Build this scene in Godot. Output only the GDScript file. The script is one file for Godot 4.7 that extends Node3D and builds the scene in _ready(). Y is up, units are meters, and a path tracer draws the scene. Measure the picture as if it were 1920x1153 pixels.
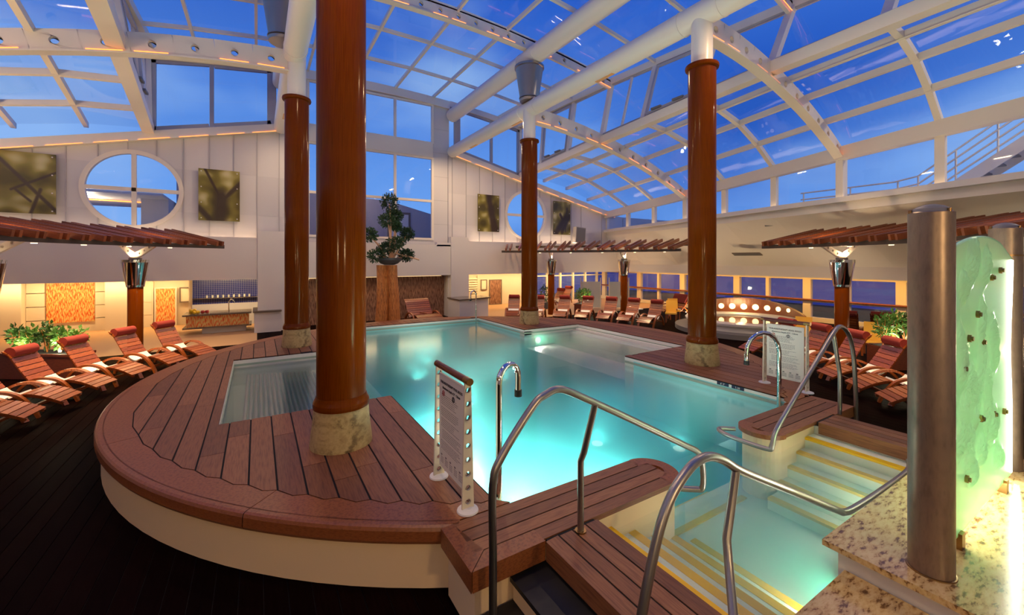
extends Node3D
# Ship solarium at dusk. x runs across the ship, -z along it, deck of the pool at y = 0.
const CX := 4.87          # centre line of pool and roof
const ZC := -9.6          # centre of the round pool deck
const FL := -0.6          # lower floor
const WATER := -0.2
const BULK := -20.7       # end wall
var M := {}
var names := {}
var rng := RandomNumberGenerator.new()

# ---------------------------------------------------------------- mesh helpers
func mk() -> SurfaceTool:
	var s := SurfaceTool.new()
	s.begin(Mesh.PRIMITIVE_TRIANGLES)
	s.set_smooth_group(-1)
	return s
func tri(s: SurfaceTool, a: Vector3, b: Vector3, c: Vector3) -> void:
	# counter-clockwise seen from outside, stored clockwise
	s.add_vertex(a); s.add_vertex(c); s.add_vertex(b)
func quad(s: SurfaceTool, a: Vector3, b: Vector3, c: Vector3, d: Vector3) -> void:
	tri(s, a, b, c); tri(s, a, c, d)
func hexa(s: SurfaceTool, p: Array) -> void:
	# p: bottom ring 0..3 and top ring 4..7, counter-clockwise seen from above
	quad(s, p[3], p[2], p[1], p[0]); quad(s, p[4], p[5], p[6], p[7])
	for i in 4:
		var j := (i + 1) % 4
		quad(s, p[i], p[j], p[j + 4], p[i + 4])
func box(s: SurfaceTool, c: Vector3, z: Vector3, b := Basis()) -> void:
	var h := z * 0.5
	var p := []
	for y in [-1, 1]:
		for k in [[-1, 1], [1, 1], [1, -1], [-1, -1]]:
			p.append(c + b * Vector3(h.x * k[0], h.y * y, h.z * k[1]))
	hexa(s, p)
func span(s: SurfaceTool, x0: float, x1: float, y0: float, y1: float, z0: float, z1: float) -> void:
	box(s, Vector3((x0 + x1) / 2, (y0 + y1) / 2, (z0 + z1) / 2), Vector3(absf(x1 - x0), absf(y1 - y0), absf(z1 - z0)))
func along(a: Vector3, b: Vector3, up := Vector3.UP) -> Basis:
	var z := (b - a).normalized()
	if absf(z.dot(up)) > 0.99: up = Vector3.RIGHT
	var x := up.cross(z).normalized()
	return Basis(x, z.cross(x).normalized(), z)
func beam(s: SurfaceTool, a: Vector3, b: Vector3, w: float, h: float, up := Vector3.UP) -> void:
	box(s, (a + b) / 2, Vector3(w, h, a.distance_to(b)), along(a, b, up))
func tube(s: SurfaceTool, pts: Array, r: float, n := 12, r_end := -1.0) -> void:
	s.set_smooth_group(0)
	var rings := []
	var up := Vector3.UP
	var m := pts.size()
	for i in m:
		var d: Vector3 = (pts[mini(i + 1, m - 1)] - pts[maxi(i - 1, 0)]).normalized()
		if i == 0: up = Vector3.RIGHT if absf(d.y) > 0.9 else Vector3.UP
		var x := up.cross(d).normalized()
		up = d.cross(x).normalized()
		var rr: float = r if r_end < 0 else lerpf(r, r_end, float(i) / (m - 1))
		var ring := []
		for k in n:
			var t := TAU * k / n
			ring.append(pts[i] + (x * cos(t) + up * sin(t)) * rr)
		rings.append(ring)
	for i in m - 1:
		for k in n:
			var j := (k + 1) % n
			quad(s, rings[i][k], rings[i][j], rings[i + 1][j], rings[i + 1][k])
	s.set_smooth_group(-1)
	for k in n:
		tri(s, pts[0], rings[0][(k + 1) % n], rings[0][k])
		tri(s, pts[m - 1], rings[m - 1][k], rings[m - 1][(k + 1) % n])
func lathe(s: SurfaceTool, prof: Array, n := 32, c := Vector3.ZERO, smooth := true) -> void:
	# prof: Vector2(radius, height) from bottom to top, outside to the right
	for i in prof.size() - 1:
		if smooth: s.set_smooth_group(i + 1)
		var p: Vector2 = prof[i]
		var q: Vector2 = prof[i + 1]
		for k in n:
			var t := TAU * k / n
			var u := TAU * (k + 1) / n
			var a := c + Vector3(p.x * cos(t), p.y, -p.x * sin(t))
			var b := c + Vector3(p.x * cos(u), p.y, -p.x * sin(u))
			var e := c + Vector3(q.x * cos(u), q.y, -q.x * sin(u))
			var f := c + Vector3(q.x * cos(t), q.y, -q.x * sin(t))
			if p.x > 1e-5: tri(s, a, b, e)
			if q.x > 1e-5: tri(s, a, e, f)
	s.set_smooth_group(-1)
func prism(s: SurfaceTool, poly: PackedVector2Array, t: Transform3D, d: float) -> void:
	# polygon in local xy, pushed along local z from 0 to d
	if Geometry2D.is_polygon_clockwise(poly):
		poly = poly.duplicate(); poly.reverse()
	var ix := Geometry2D.triangulate_polygon(poly)
	for i in range(0, ix.size(), 3):
		var a := poly[ix[i]]; var b := poly[ix[i + 1]]; var c := poly[ix[i + 2]]
		if (b - a).cross(c - a) < 0:
			var e := b; b = c; c = e
		tri(s, t * Vector3(a.x, a.y, d), t * Vector3(b.x, b.y, d), t * Vector3(c.x, c.y, d))
		tri(s, t * Vector3(a.x, a.y, 0), t * Vector3(c.x, c.y, 0), t * Vector3(b.x, b.y, 0))
	var n := poly.size()
	for i in n:
		var a := poly[i]; var b := poly[(i + 1) % n]
		quad(s, t * Vector3(a.x, a.y, 0), t * Vector3(b.x, b.y, 0), t * Vector3(b.x, b.y, d), t * Vector3(a.x, a.y, d))
# a plate whose outline is a strip (centre line and half depth), with round holes; thickness runs along dir
func holed(s: SurfaceTool, cen: Array, half: Array, dir: Vector3, hole_r: float, every := 1) -> void:
	var off := dir * 0.5
	for i in cen.size() - 1:
		var a: Vector3 = cen[i]; var b: Vector3 = cen[i + 1]
		var ax := (b - a).normalized()
		var nn: Vector3 = dir.normalized().cross(ax)
		var c := [a - nn * half[i], b - nn * half[i + 1], b + nn * half[i + 1], a + nn * half[i]]
		var mid := (a + b) / 2
		if i % every == 0 and hole_r > 0:
			var outer := []
			var inner := []
			for k in 16:
				var t := k / 4.0
				var e := int(t)
				outer.append(c[e].lerp(c[(e + 1) % 4], t - e))
				var ang := TAU * k / 16 - TAU * 5 / 8
				inner.append(mid + (ax * cos(ang) + nn * sin(ang)) * hole_r)
			for k in 16:
				var j := (k + 1) % 16
				quad(s, outer[k] + off, outer[j] + off, inner[j] + off, inner[k] + off)
				quad(s, outer[j] - off, outer[k] - off, inner[k] - off, inner[j] - off)
				quad(s, inner[k] + off, inner[j] + off, inner[j] - off, inner[k] - off)
		else:
			quad(s, c[0] + off, c[1] + off, c[2] + off, c[3] + off)
			quad(s, c[3] - off, c[2] - off, c[1] - off, c[0] - off)
		quad(s, c[0] - off, c[1] - off, c[1] + off, c[0] + off)
		quad(s, c[3] + off, c[2] + off, c[2] - off, c[3] - off)
		if i == 0: quad(s, c[3] - off, c[0] - off, c[0] + off, c[3] + off)
		if i == cen.size() - 2: quad(s, c[1] - off, c[2] - off, c[2] + off, c[1] + off)
func done(s: SurfaceTool) -> ArrayMesh:
	s.generate_normals()
	return s.commit()
func bez(p: Array, n: int) -> Array:
	# Catmull-Rom through the points
	var out := []
	var m := p.size()
	for i in m - 1:
		for k in n:
			var t := float(k) / n
			out.append(p[i].cubic_interpolate(p[i + 1], p[maxi(i - 1, 0)], p[mini(i + 2, m - 1)], t))
	out.append(p[m - 1])
	return out

# ---------------------------------------------------------------- scene helpers
func numbered(called: String) -> String:
	var n: int = names.get(called, 0)
	names[called] = n + 1
	return called if n == 0 else "%s_%03d" % [called, n]
func tag(o: Node, label: String, category: String, group := "", kind := "") -> Node:
	if label: o.set_meta("label", label)
	if category: o.set_meta("category", category)
	if group: o.set_meta("group", group)
	if kind: o.set_meta("kind", kind)
	return o
func thing(called: String, label: String, category: String, at := Vector3.ZERO, turn := 0.0, group := "", kind := "") -> Node3D:
	var o := Node3D.new()
	o.name = numbered(called)
	add_child(o, true)
	o.position = at
	o.rotation.y = turn
	tag(o, label, category, group, kind)
	return o
func part(parent: Node, called: String, mesh: Mesh, m: Material, t := Transform3D()) -> MeshInstance3D:
	var o := MeshInstance3D.new()
	o.name = called
	o.mesh = mesh
	o.material_override = m
	parent.add_child(o, true)
	o.transform = t
	return o
func put(parent: Node, called: String, s: SurfaceTool, m: Material) -> MeshInstance3D:
	return part(parent, called, done(s), m)
func solo(called: String, s: SurfaceTool, m: Material, label: String, category: String, group := "", kind := "") -> MeshInstance3D:
	var o := put(self, numbered(called), s, m)
	tag(o, label, category, group, kind)
	return o
func copy(o: Node3D, label: String, at: Vector3, turn: float, group := "") -> Node3D:
	var c: Node3D = o.duplicate()
	c.name = numbered(String(o.name))
	add_child(c, true)
	c.position = at
	c.rotation.y = turn
	c.set_meta("label", label)
	if group: c.set_meta("group", group)
	return c

# ---------------------------------------------------------------- materials
func ntex(seed_: int, freq: float, stops: Array, kind := FastNoiseLite.TYPE_SIMPLEX_SMOOTH, oct := 4, size := 512) -> NoiseTexture2D:
	var n := FastNoiseLite.new()
	n.seed = seed_
	n.frequency = freq
	n.noise_type = kind
	n.fractal_octaves = oct
	var t := NoiseTexture2D.new()
	t.width = size; t.height = size
	t.seamless = true
	t.noise = n
	var g := Gradient.new()
	var offs := PackedFloat32Array()
	var cols := PackedColorArray()
	for k in stops:
		offs.append(k[0]); cols.append(k[1])
	g.offsets = offs; g.colors = cols
	t.color_ramp = g
	return t
func mat(key: String, c: Color, rough := 0.5, metal := 0.0) -> StandardMaterial3D:
	var m := StandardMaterial3D.new()
	m.resource_name = key
	m.albedo_color = c
	m.roughness = rough
	m.metallic = metal
	M[key] = m
	return m
func grain(m: StandardMaterial3D, t: Texture2D, scale: Vector3, world := false) -> StandardMaterial3D:
	m.albedo_texture = t
	m.uv1_triplanar = true
	m.uv1_world_triplanar = world
	m.uv1_scale = scale
	return m
func g8(r: int, g: int, b: int) -> Color:
	return Color8(r, g, b)
func materials() -> void:
	mat("white", g8(222, 215, 206), 0.55)
	mat("white_gloss", g8(226, 220, 210), 0.3)
	mat("cream", g8(226, 212, 186), 0.6)
	mat("frame", g8(226, 216, 200), 0.38)
	mat("panel", g8(205, 200, 198), 0.42)
	mat("panel_b", g8(198, 193, 192), 0.42)
	mat("panel_c", g8(212, 206, 202), 0.42)
	mat("seam", g8(172, 168, 170), 0.45)
	mat("grey", g8(120, 116, 112), 0.5)
	mat("black", g8(16, 14, 14), 0.55)
	mat("caulk", g8(9, 6, 5), 0.9)
	mat("navy", g8(22, 28, 60), 0.3)
	mat("steel", g8(196, 192, 186), 0.16, 1.0)
	mat("steel_rail", g8(158, 152, 146), 0.36, 1.0)
	mat("chrome", g8(225, 222, 218), 0.06, 1.0)
	mat("brass", g8(150, 118, 74), 0.3, 1.0)
	var p := mat("pane", Color(0.3, 0.5, 0.8, 0.01), 0.02)
	p.transparency = BaseMaterial3D.TRANSPARENCY_ALPHA
	p.metallic_specular = 0.3
	p = mat("tint_pane", Color(0.55, 0.62, 0.7, 0.12), 0.04)
	p.transparency = BaseMaterial3D.TRANSPARENCY_ALPHA
	p = mat("frost", Color(0.85, 0.86, 0.82, 0.78), 0.2)
	p.transparency = BaseMaterial3D.TRANSPARENCY_ALPHA
	p = mat("water", Color(0.4, 0.85, 0.85, 0.03), 0.16)
	p.transparency = BaseMaterial3D.TRANSPARENCY_ALPHA
	p.normal_enabled = true
	var wn := FastNoiseLite.new()
	wn.seed = 8; wn.frequency = 0.012; wn.fractal_octaves = 2
	var wt := NoiseTexture2D.new()
	wt.width = 512; wt.height = 512; wt.seamless = true; wt.as_normal_map = true; wt.bump_strength = 3.0; wt.noise = wn
	p.normal_texture = wt
	p.normal_scale = 0.05
	p.uv1_triplanar = true; p.uv1_world_triplanar = true
	p.uv1_scale = Vector3(0.35, 0.35, 0.35)
	# timber
	var gr := ntex(3, 0.02, [[0.0, g8(176, 150, 136)], [0.45, g8(222, 206, 196)], [0.7, g8(240, 230, 222)], [1.0, g8(190, 166, 152)]])
	var tones := [g8(146, 96, 60), g8(137, 88, 54), g8(154, 103, 66), g8(127, 80, 48)]
	for i in 4:
		grain(mat("teak%d" % i, tones[i], 0.52), gr, Vector3(4.0, 4.0, 0.25))
		M["teak%d" % i].uv1_offset = Vector3(0.31 * i, 0.2 * i, 0.17 * i)
		grain(mat("teakx%d" % i, tones[i], 0.5), gr, Vector3(0.25, 4.0, 4.0))
		M["teakx%d" % i].uv1_offset = Vector3(0.11 * i, 0.2 * i, 0.37 * i)
	grain(mat("teak_rim", g8(152, 92, 50), 0.42), gr, Vector3(2.2, 5.0, 2.2))
	var fl := [g8(20, 8, 7), g8(17, 7, 6), g8(24, 10, 8)]
	for i in 3:
		grain(mat("floor%d" % i, fl[i], 0.5), gr, Vector3(3.0, 3.0, 0.2))
		M["floor%d" % i].metallic_specular = 0.06
	var cg := ntex(5, 0.018, [[0.0, g8(150, 104, 60)], [0.5, g8(226, 186, 140)], [1.0, g8(180, 130, 84)]])
	var w := grain(mat("column_wood", g8(122, 71, 14), 0.3), cg, Vector3(9.0, 0.12, 9.0))
	w.clearcoat_enabled = true; w.clearcoat = 0.22; w.clearcoat_roughness = 0.12; w.metallic_specular = 0.065
	var lt := [g8(164, 88, 30), g8(150, 78, 25), g8(176, 97, 35)]
	for i in 3:
		w = grain(mat("lounger%d" % i, lt[i], 0.36), gr, Vector3(3.0, 5.0, 0.7))
		w.clearcoat_enabled = true; w.clearcoat = 0.35; w.clearcoat_roughness = 0.25
		w.uv1_offset = Vector3(0.4 * i, 0, 0.3 * i)
		w = grain(mat("pergola%d" % i, [g8(158, 86, 36), g8(144, 76, 30), g8(172, 96, 42)][i], 0.4), gr, Vector3(0.6, 4.0, 4.0))
		w.clearcoat_enabled = true; w.clearcoat = 0.3
	grain(mat("planter", g8(112, 56, 34), 0.45), gr, Vector3(0.7, 4.0, 0.7))
	grain(mat("bark", g8(228, 172, 106), 0.6), ntex(11, 0.02, [[0.0, g8(80, 50, 30)], [0.4, g8(200, 160, 120)], [0.6, g8(240, 205, 165)], [1.0, g8(150, 100, 70)]]), Vector3(2.2, 0.22, 2.2))
	mat("branch", g8(206, 160, 124), 0.7)
	# stone
	grain(mat("base_stone", g8(235, 220, 190), 0.55), ntex(21, 0.012, [[0.0, g8(70, 58, 42)], [0.3, g8(112, 96, 66)], [0.42, g8(168, 152, 112)], [0.6, g8(200, 186, 148)], [1.0, g8(150, 130, 92)]], FastNoiseLite.TYPE_VALUE_CUBIC, 6), Vector3(1.5, 1.5, 1.5))
	M.base_stone.albedo_texture.noise.domain_warp_enabled = true
	M.base_stone.albedo_texture.noise.domain_warp_amplitude = 30.0
	M.base_stone.albedo_texture.noise.fractal_gain = 0.62
	grain(mat("granite", g8(250, 240, 220), 0.16), ntex(23, 0.014, [[0.0, g8(78, 54, 32)], [0.28, g8(124, 94, 58)], [0.37, g8(186, 158, 108)], [0.5, g8(204, 180, 130)], [0.75, g8(216, 196, 152)], [1.0, g8(186, 154, 104)]], FastNoiseLite.TYPE_VALUE_CUBIC, 6, 1024), Vector3(0.9, 1.6, 2.6))
	M.granite.albedo_texture.noise.domain_warp_enabled = true
	M.granite.albedo_texture.noise.domain_warp_amplitude = 40.0
	M.granite.albedo_texture.noise.domain_warp_frequency = 0.02
	M.granite.albedo_texture.noise.fractal_gain = 0.65
	grain(mat("counter_stone", g8(150, 140, 128), 0.2), ntex(25, 0.08, [[0.0, g8(70, 62, 56)], [0.5, g8(190, 180, 166)], [1.0, g8(230, 222, 210)]]), Vector3(2, 2, 2))
	var bm := grain(mat("pillar_metal", g8(196, 182, 170), 0.38, 0.6), ntex(31, 0.02, [[0.0, g8(158, 144, 132)], [0.4, g8(180, 166, 154)], [0.7, g8(188, 174, 160)], [1.0, g8(164, 150, 138)]]), Vector3(2.0, 0.5, 2.0))
	bm.metallic_specular = 0.5
	# walls with streaky mosaic
	grain(mat("mosaic_orange", g8(255, 250, 240), 0.4), ntex(41, 0.03, [[0.0, g8(190, 60, 20)], [0.36, g8(226, 110, 44)], [0.5, g8(236, 176, 96)], [0.62, g8(214, 196, 120)], [1.0, g8(240, 214, 160)]], FastNoiseLite.TYPE_SIMPLEX, 3), Vector3(1.7, 0.26, 1.7), true)
	grain(mat("mosaic_brown", g8(255, 250, 246), 0.45), ntex(43, 0.035, [[0.0, g8(66, 40, 28)], [0.4, g8(120, 80, 58)], [0.55, g8(160, 118, 92)], [1.0, g8(190, 150, 122)]], FastNoiseLite.TYPE_SIMPLEX, 3), Vector3(1.3, 0.12, 1.3), true)
	mat("tile_blue", g8(40, 48, 120), 0.18)
	mat("grout", g8(190, 190, 200), 0.6)
	# pool
	mat("pool_main", g8(150, 218, 216), 0.5)
	mat("pool_pale", g8(232, 230, 206), 0.5)
	mat("pool_white", g8(228, 226, 214), 0.4)
	mat("skirt", g8(226, 196, 156), 0.55)
	mat("stripe", g8(238, 184, 0), 0.5)
	mat("gutter", g8(150, 168, 150), 0.5)
	# cloth, plants
	var cl := mat("pillow", g8(128, 30, 18), 0.85)
	cl.rim_enabled = true; cl.rim = 0.3
	mat("towel", g8(240, 236, 226), 0.85)
	mat("seat_pad", g8(232, 176, 62), 0.75)
	mat("stone_rough", g8(170, 150, 128), 0.8)
	for i in 3:
		var lf := mat("leaf%d" % i, [g8(62, 104, 40), g8(82, 128, 52), g8(44, 80, 34)][i], 0.45)
		lf.backlight_enabled = true; lf.backlight = Color(0.25, 0.35, 0.1)
	mat("topiary", g8(42, 66, 38), 0.55)
	mat("topiary_b", g8(54, 80, 44), 0.55)
	mat("pot", g8(70, 70, 72), 0.5)
	mat("yellow_fruit", g8(244, 204, 40), 0.4)
	mat("red_fruit", g8(176, 34, 28), 0.4)
	mat("sea_metal", g8(166, 158, 164), 0.5)
	mat("carriage", g8(82, 70, 58), 0.4, 0.3)
	mat("dark_steel", g8(168, 158, 148), 0.32, 1.0)
	mat("lounge_floor", g8(196, 156, 112), 0.5)
	mat("speaker", g8(176, 168, 160), 0.6)
	mat("vent", g8(110, 96, 84), 0.6)
func glow(key: String, c: Color, e: float) -> StandardMaterial3D:
	var m := mat(key, c, 0.5)
	m.emission_enabled = true
	m.emission = c
	m.emission_energy_multiplier = e
	return m
func lamp(parent: Node, at: Vector3, c: Color, e: float, r := 0.1) -> OmniLight3D:
	var l := OmniLight3D.new()
	l.name = "lamp_light"
	l.light_color = c; l.light_energy = e; l.light_size = r
	l.omni_range = 40.0; l.omni_attenuation = 2.0; l.shadow_enabled = true
	parent.add_child(l, true)
	l.position = at
	return l
func area(parent: Node, at: Vector3, towards: Vector3, sx: float, sy: float, c: Color, e: float) -> AreaLight3D:
	var l := AreaLight3D.new()
	l.name = "area_light"
	l.light_color = c; l.light_energy = e
	l.area_size = Vector2(sx, sy)
	l.area_range = 40.0; l.shadow_enabled = true
	parent.add_child(l, true)
	var up := Vector3.UP if absf(towards.normalized().y) < 0.9 else Vector3.FORWARD
	l.transform = Transform3D(Basis.looking_at(towards, up), at)
	return l

# ---------------------------------------------------------------- camera, sky
func camera_and_sky() -> void:
	var cam := Camera3D.new()
	cam.name = "camera"
	add_child(cam)
	cam.projection = Camera3D.PROJECTION_FRUSTUM
	cam.near = 0.05; cam.far = 2000.0
	cam.size = 0.05 * 1153.0 / 780.0
	cam.frustum_offset = Vector2(0, -0.05 * (576.5 - 487.0) / 780.0)
	cam.position = Vector3(0, 2.4, 0)
	cam.rotation.y = -atan(478.0 / 780.0)
	cam.current = true
	var e := Environment.new()
	e.background_mode = Environment.BG_SKY
	e.tonemap_mode = Environment.TONE_MAPPER_LINEAR
	e.tonemap_exposure = 1.0
	e.sdfgi_enabled = true; e.ssao_enabled = true; e.ssil_enabled = true
	e.volumetric_fog_enabled = true
	e.volumetric_fog_density = 0.0
	var sky := Sky.new()
	var pm := PanoramaSkyMaterial.new()
	var n := FastNoiseLite.new()
	n.seed = 12; n.frequency = 1.15; n.fractal_octaves = 5
	var n2 := FastNoiseLite.new()
	n2.seed = 5; n2.frequency = 0.7; n2.fractal_octaves = 4
	var w := 1024; var h := 512
	var im := Image.create_empty(w, h, false, Image.FORMAT_RGBF)
	var top := g8(0, 76, 196).srgb_to_linear()
	var low := g8(118, 176, 252).srgb_to_linear()
	var pale := g8(150, 190, 244).srgb_to_linear()
	var dusk := g8(18, 76, 186).srgb_to_linear()
	var sea := g8(34, 52, 140).srgb_to_linear()
	for y in h:
		var el := PI * (0.5 - (y + 0.5) / h)
		for x in w:
			if el < 0:
				im.set_pixel(x, y, sea)
				continue
			var az := TAU * (x + 0.5) / w
			var d := Vector3(cos(az) * cos(el), sin(el), sin(az) * cos(el))
			var p := Vector3(d.x, d.y * 2.2, d.z)
			var c := low.lerp(top, clampf(sin(el) * 1.7, 0.0, 1.0))
			c = c.lerp(dusk, clampf(n2.get_noise_3dv(p + Vector3(3, 1, 7)) * 1.5 + 0.12, 0.0, 0.8))
			c = c.lerp(pale, clampf(n.get_noise_3dv(p) * 1.6 - 0.08, 0.0, 0.75))
			im.set_pixel(x, y, c)
	pm.panorama = ImageTexture.create_from_image(im)
	sky.sky_material = pm
	e.sky = sky
	var we := WorldEnvironment.new()
	we.name = "world_environment"
	we.environment = e
	add_child(we)

# ---------------------------------------------------------------- floor and pool deck
const DR := 7.0           # deck radius
const PX0 := 2.03         # pool, left edge
const PX1 := 7.85
const PZ0 := -15.5        # far edge
const PZ1 := -3.52
const AX0 := -0.48        # alcoves
const AX1 := 10.25
const AZ0 := -12.0
const AZ1 := -7.4
func pool_outline() -> PackedVector2Array:
	return PackedVector2Array([Vector2(PX0, PZ1 + 1), Vector2(PX0, AZ1), Vector2(AX0, AZ1), Vector2(AX0, AZ0), Vector2(PX0, AZ0), Vector2(PX0, PZ0),
		Vector2(PX1, PZ0), Vector2(PX1, AZ0), Vector2(AX1, AZ0), Vector2(AX1, AZ1), Vector2(PX1, AZ1), Vector2(PX1, PZ1 + 1)])
func flat_t(y: float) -> Transform3D:
	# polygon (x, z) laid flat with its top at y; pushing along local z goes down
	return Transform3D(Basis(Vector3.RIGHT, Vector3(0, 0, 1), Vector3(0, -1, 0)), Vector3(0, y, 0))
func slab(s: SurfaceTool, poly: PackedVector2Array, y: float, th: float) -> void:
	prism(s, poly, flat_t(y + th), th)
func rim_z(x: float, r: float) -> float:
	return sqrt(maxf(r * r - (x - CX) * (x - CX), 0.0))
func floor_and_deck() -> void:
	# lower floor: boards along the ship
	var f := thing("floor", "", "", Vector3.ZERO, 0, "", "structure")
	var s := mk()
	for q in [[-20.0, -0.8, -30.0, 6.0], [10.6, 32.0, -30.0, 6.0], [-0.8, 10.6, -30.0, -15.9], [-0.8, 2.3, -3.4, 6.0], [7.4, 10.6, -3.4, 6.0], [2.3, 7.4, 1.9, 6.0]]:
		s = mk()
		span(s, q[0], q[1], FL - 0.3, FL - 0.012, q[2], q[3])
		put(f, "floor_base", s, M.caulk)
	var disc := circle2(Vector2(CX, ZC), DR - 0.4, 64)
	for a in Geometry2D.clip_polygons(PackedVector2Array([Vector2(-0.8, -15.9), Vector2(10.6, -15.9), Vector2(10.6, -3.4), Vector2(-0.8, -3.4)]), disc):
		if a.size() > 2 and not Geometry2D.is_polygon_clockwise(a):
			s = mk(); slab(s, a, FL - 0.3, 0.288); put(f, "floor_base", s, M.caulk)
	var wid := 0.19
	for k in 260:
		var x0 := -18.0 + k * wid
		var m: Material = M["floor%d" % rng.randi_range(0, 2)]
		s = mk()
		if absf(x0 - CX) < DR - 0.6:
			var zz := rim_z(x0 + wid / 2, DR - 0.5)
			span(s, x0 + 0.004, x0 + wid - 0.004, FL - 0.03, FL, -26.0, ZC - zz)
			span(s, x0 + 0.004, x0 + wid - 0.004, FL - 0.03, FL, minf(ZC + zz, -3.3) if x0 < 1.9 or x0 > 7.7 else 2.0, 6.0)
		else:
			span(s, x0 + 0.004, x0 + wid - 0.004, FL - 0.03, FL, -26.0, 6.0)
		put(f, "plank", s, m)
	# round deck of teak planks
	var d := thing("pool_deck", "", "", Vector3.ZERO, 0, "", "structure")
	var pool := pool_outline()
	var grown: PackedVector2Array = pool
	var ri := DR - 0.42
	var base := PackedVector2Array()
	for k in 96:
		base.append(Vector2(CX + (DR - 0.12) * cos(TAU * k / 96), ZC + (DR - 0.12) * sin(TAU * k / 96)))
	s = mk()
	for poly in Geometry2D.clip_polygons(base, pool):
		if poly.size() > 2: slab(s, poly, -0.05, 0.04)
	put(d, "deck_underlay", s, M.caulk)
	var pw := 0.262
	var kmax := int(ri / pw)
	var tips := []
	for k in range(-kmax - 1, kmax + 1):
		var x0 := CX + k * pw + 0.03
		var x1 := x0 + pw
		var xm := (x0 + x1) / 2
		if absf(xm - CX) > ri - 0.05: continue
		var za := rim_z(x0, ri); var zb := rim_z(x1, ri); var zm := rim_z(xm, ri) + 0.07
		var strip := PackedVector2Array([Vector2(x0, ZC - za), Vector2(xm, ZC - zm), Vector2(x1, ZC - zb), Vector2(x1, ZC + zb), Vector2(xm, ZC + zm), Vector2(x0, ZC + za)])
		tips.append(strip)
		# butt joints
		var cuts := [-40.0]
		var z := ZC - zm + rng.randf_range(0.8, 2.6)
		while z < ZC + zm - 0.5:
			cuts.append(z)
			z += rng.randf_range(1.9, 3.4)
		cuts.append(40.0)
		for i in cuts.size() - 1:
			var piece := PackedVector2Array([Vector2(x0 + 0.01, cuts[i] + 0.004), Vector2(x1 - 0.01, cuts[i] + 0.004), Vector2(x1 - 0.01, cuts[i + 1] - 0.004), Vector2(x0 + 0.01, cuts[i + 1] - 0.004)])
			for a in Geometry2D.intersect_polygons(piece, strip):
				for b in Geometry2D.clip_polygons(a, grown):
					if b.size() < 3 or Geometry2D.is_polygon_clockwise(b): continue
					var ar := 0.0
					for q in b.size(): ar += b[q].cross(b[(q + 1) % b.size()])
					if absf(ar) < 0.05: continue
					if b[0].y > -3.5 and b[0].x > PX0 - 0.1 and b[0].x < PX1 + 0.1: continue
					s = mk()
					slab(s, b, -0.03, 0.03)
					put(d, "plank", s, M["teak%d" % rng.randi_range(0, 3)])
	# outer margin boards with a notched inner line and a rounded nosing
	for k in 14:
		var t0 := TAU * k / 14 + 0.12
		var t1 := TAU * (k + 1) / 14 + 0.12
		var sec := PackedVector2Array()
		for q in 13:
			var t := lerpf(t0 + 0.0006, t1 - 0.0006, q / 12.0)
			sec.append(Vector2(CX + (DR - 0.085) * cos(t), ZC + (DR - 0.085) * sin(t)))
		for q in 13:
			var t := lerpf(t1 - 0.0006, t0 + 0.0006, q / 12.0)
			sec.append(Vector2(CX + (ri - 0.16) * cos(t), ZC + (ri - 0.16) * sin(t)))
		var left: Array = [sec]
		for tip in tips:
			var nx := []
			for a in left:
				var off := Geometry2D.offset_polygon(tip, 0.014)
				nx.append_array(Geometry2D.clip_polygons(a, off[0]))
			left = nx
		s = mk()
		for a in left:
			for b in Geometry2D.clip_polygons(a, PackedVector2Array([Vector2(1.4, -3.53), Vector2(8.34, -3.53), Vector2(8.34, 0), Vector2(1.4, 0)])):
				var ar := 0.0
				for q in b.size(): ar += b[q].cross(b[(q + 1) % b.size()])
				if absf(ar) > 0.01 and not Geometry2D.is_polygon_clockwise(b): slab(s, b, -0.04, 0.04)
		# nosing swept along the arc
		var prof := [Vector2(-0.1, 0.0), Vector2(-0.035, 0.0), Vector2(-0.012, -0.012), Vector2(0.0, -0.04), Vector2(0.0, -0.13), Vector2(-0.02, -0.165), Vector2(-0.1, -0.165)]
		var nseg := 12
		for q in nseg:
			var ta := lerpf(t0 + 0.0006, t1 - 0.0006, float(q) / nseg)
			var tb := lerpf(t0 + 0.0006, t1 - 0.0006, float(q + 1) / nseg)
			var mz := ZC + DR * sin((ta + tb) / 2)
			var mx := CX + DR * cos((ta + tb) / 2)
			if mz > -3.5 and mx > 1.42 and mx < 8.32: continue
			for j in prof.size() - 1:
				var p: Vector2 = prof[j]; var r: Vector2 = prof[j + 1]
				var f1 := func(v: Vector2, t: float) -> Vector3: return Vector3(CX + (DR + v.x) * cos(t), v.y, ZC + (DR + v.x) * sin(t))
				quad(s, f1.call(p, ta), f1.call(p, tb), f1.call(r, tb), f1.call(r, ta))
		put(d, "rim_board", s, M.teak_rim)
	# white skirt under the rim
	s = mk()
	s.set_smooth_group(0)
	for q in 128:
		var ta := TAU * q / 128; var tb := TAU * (q + 1) / 128
		var mz := ZC + DR * sin((ta + tb) / 2); var mx := CX + DR * cos((ta + tb) / 2)
		if mz > -3.55 and mx > 1.45 and mx < 8.3: continue
		var g1 := func(r: float, y: float, t: float) -> Vector3: return Vector3(CX + r * cos(t), y, ZC + r * sin(t))
		quad(s, g1.call(DR - 0.07, FL, ta), g1.call(DR - 0.07, -0.1, ta), g1.call(DR - 0.07, -0.1, tb), g1.call(DR - 0.07, FL, tb))
		quad(s, g1.call(DR - 0.2, FL, tb), g1.call(DR - 0.2, -0.1, tb), g1.call(DR - 0.2, -0.1, ta), g1.call(DR - 0.2, FL, ta))
	put(d, "coaming_skirt", s, M.skirt)
	bridges(d)
	basin()

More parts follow.
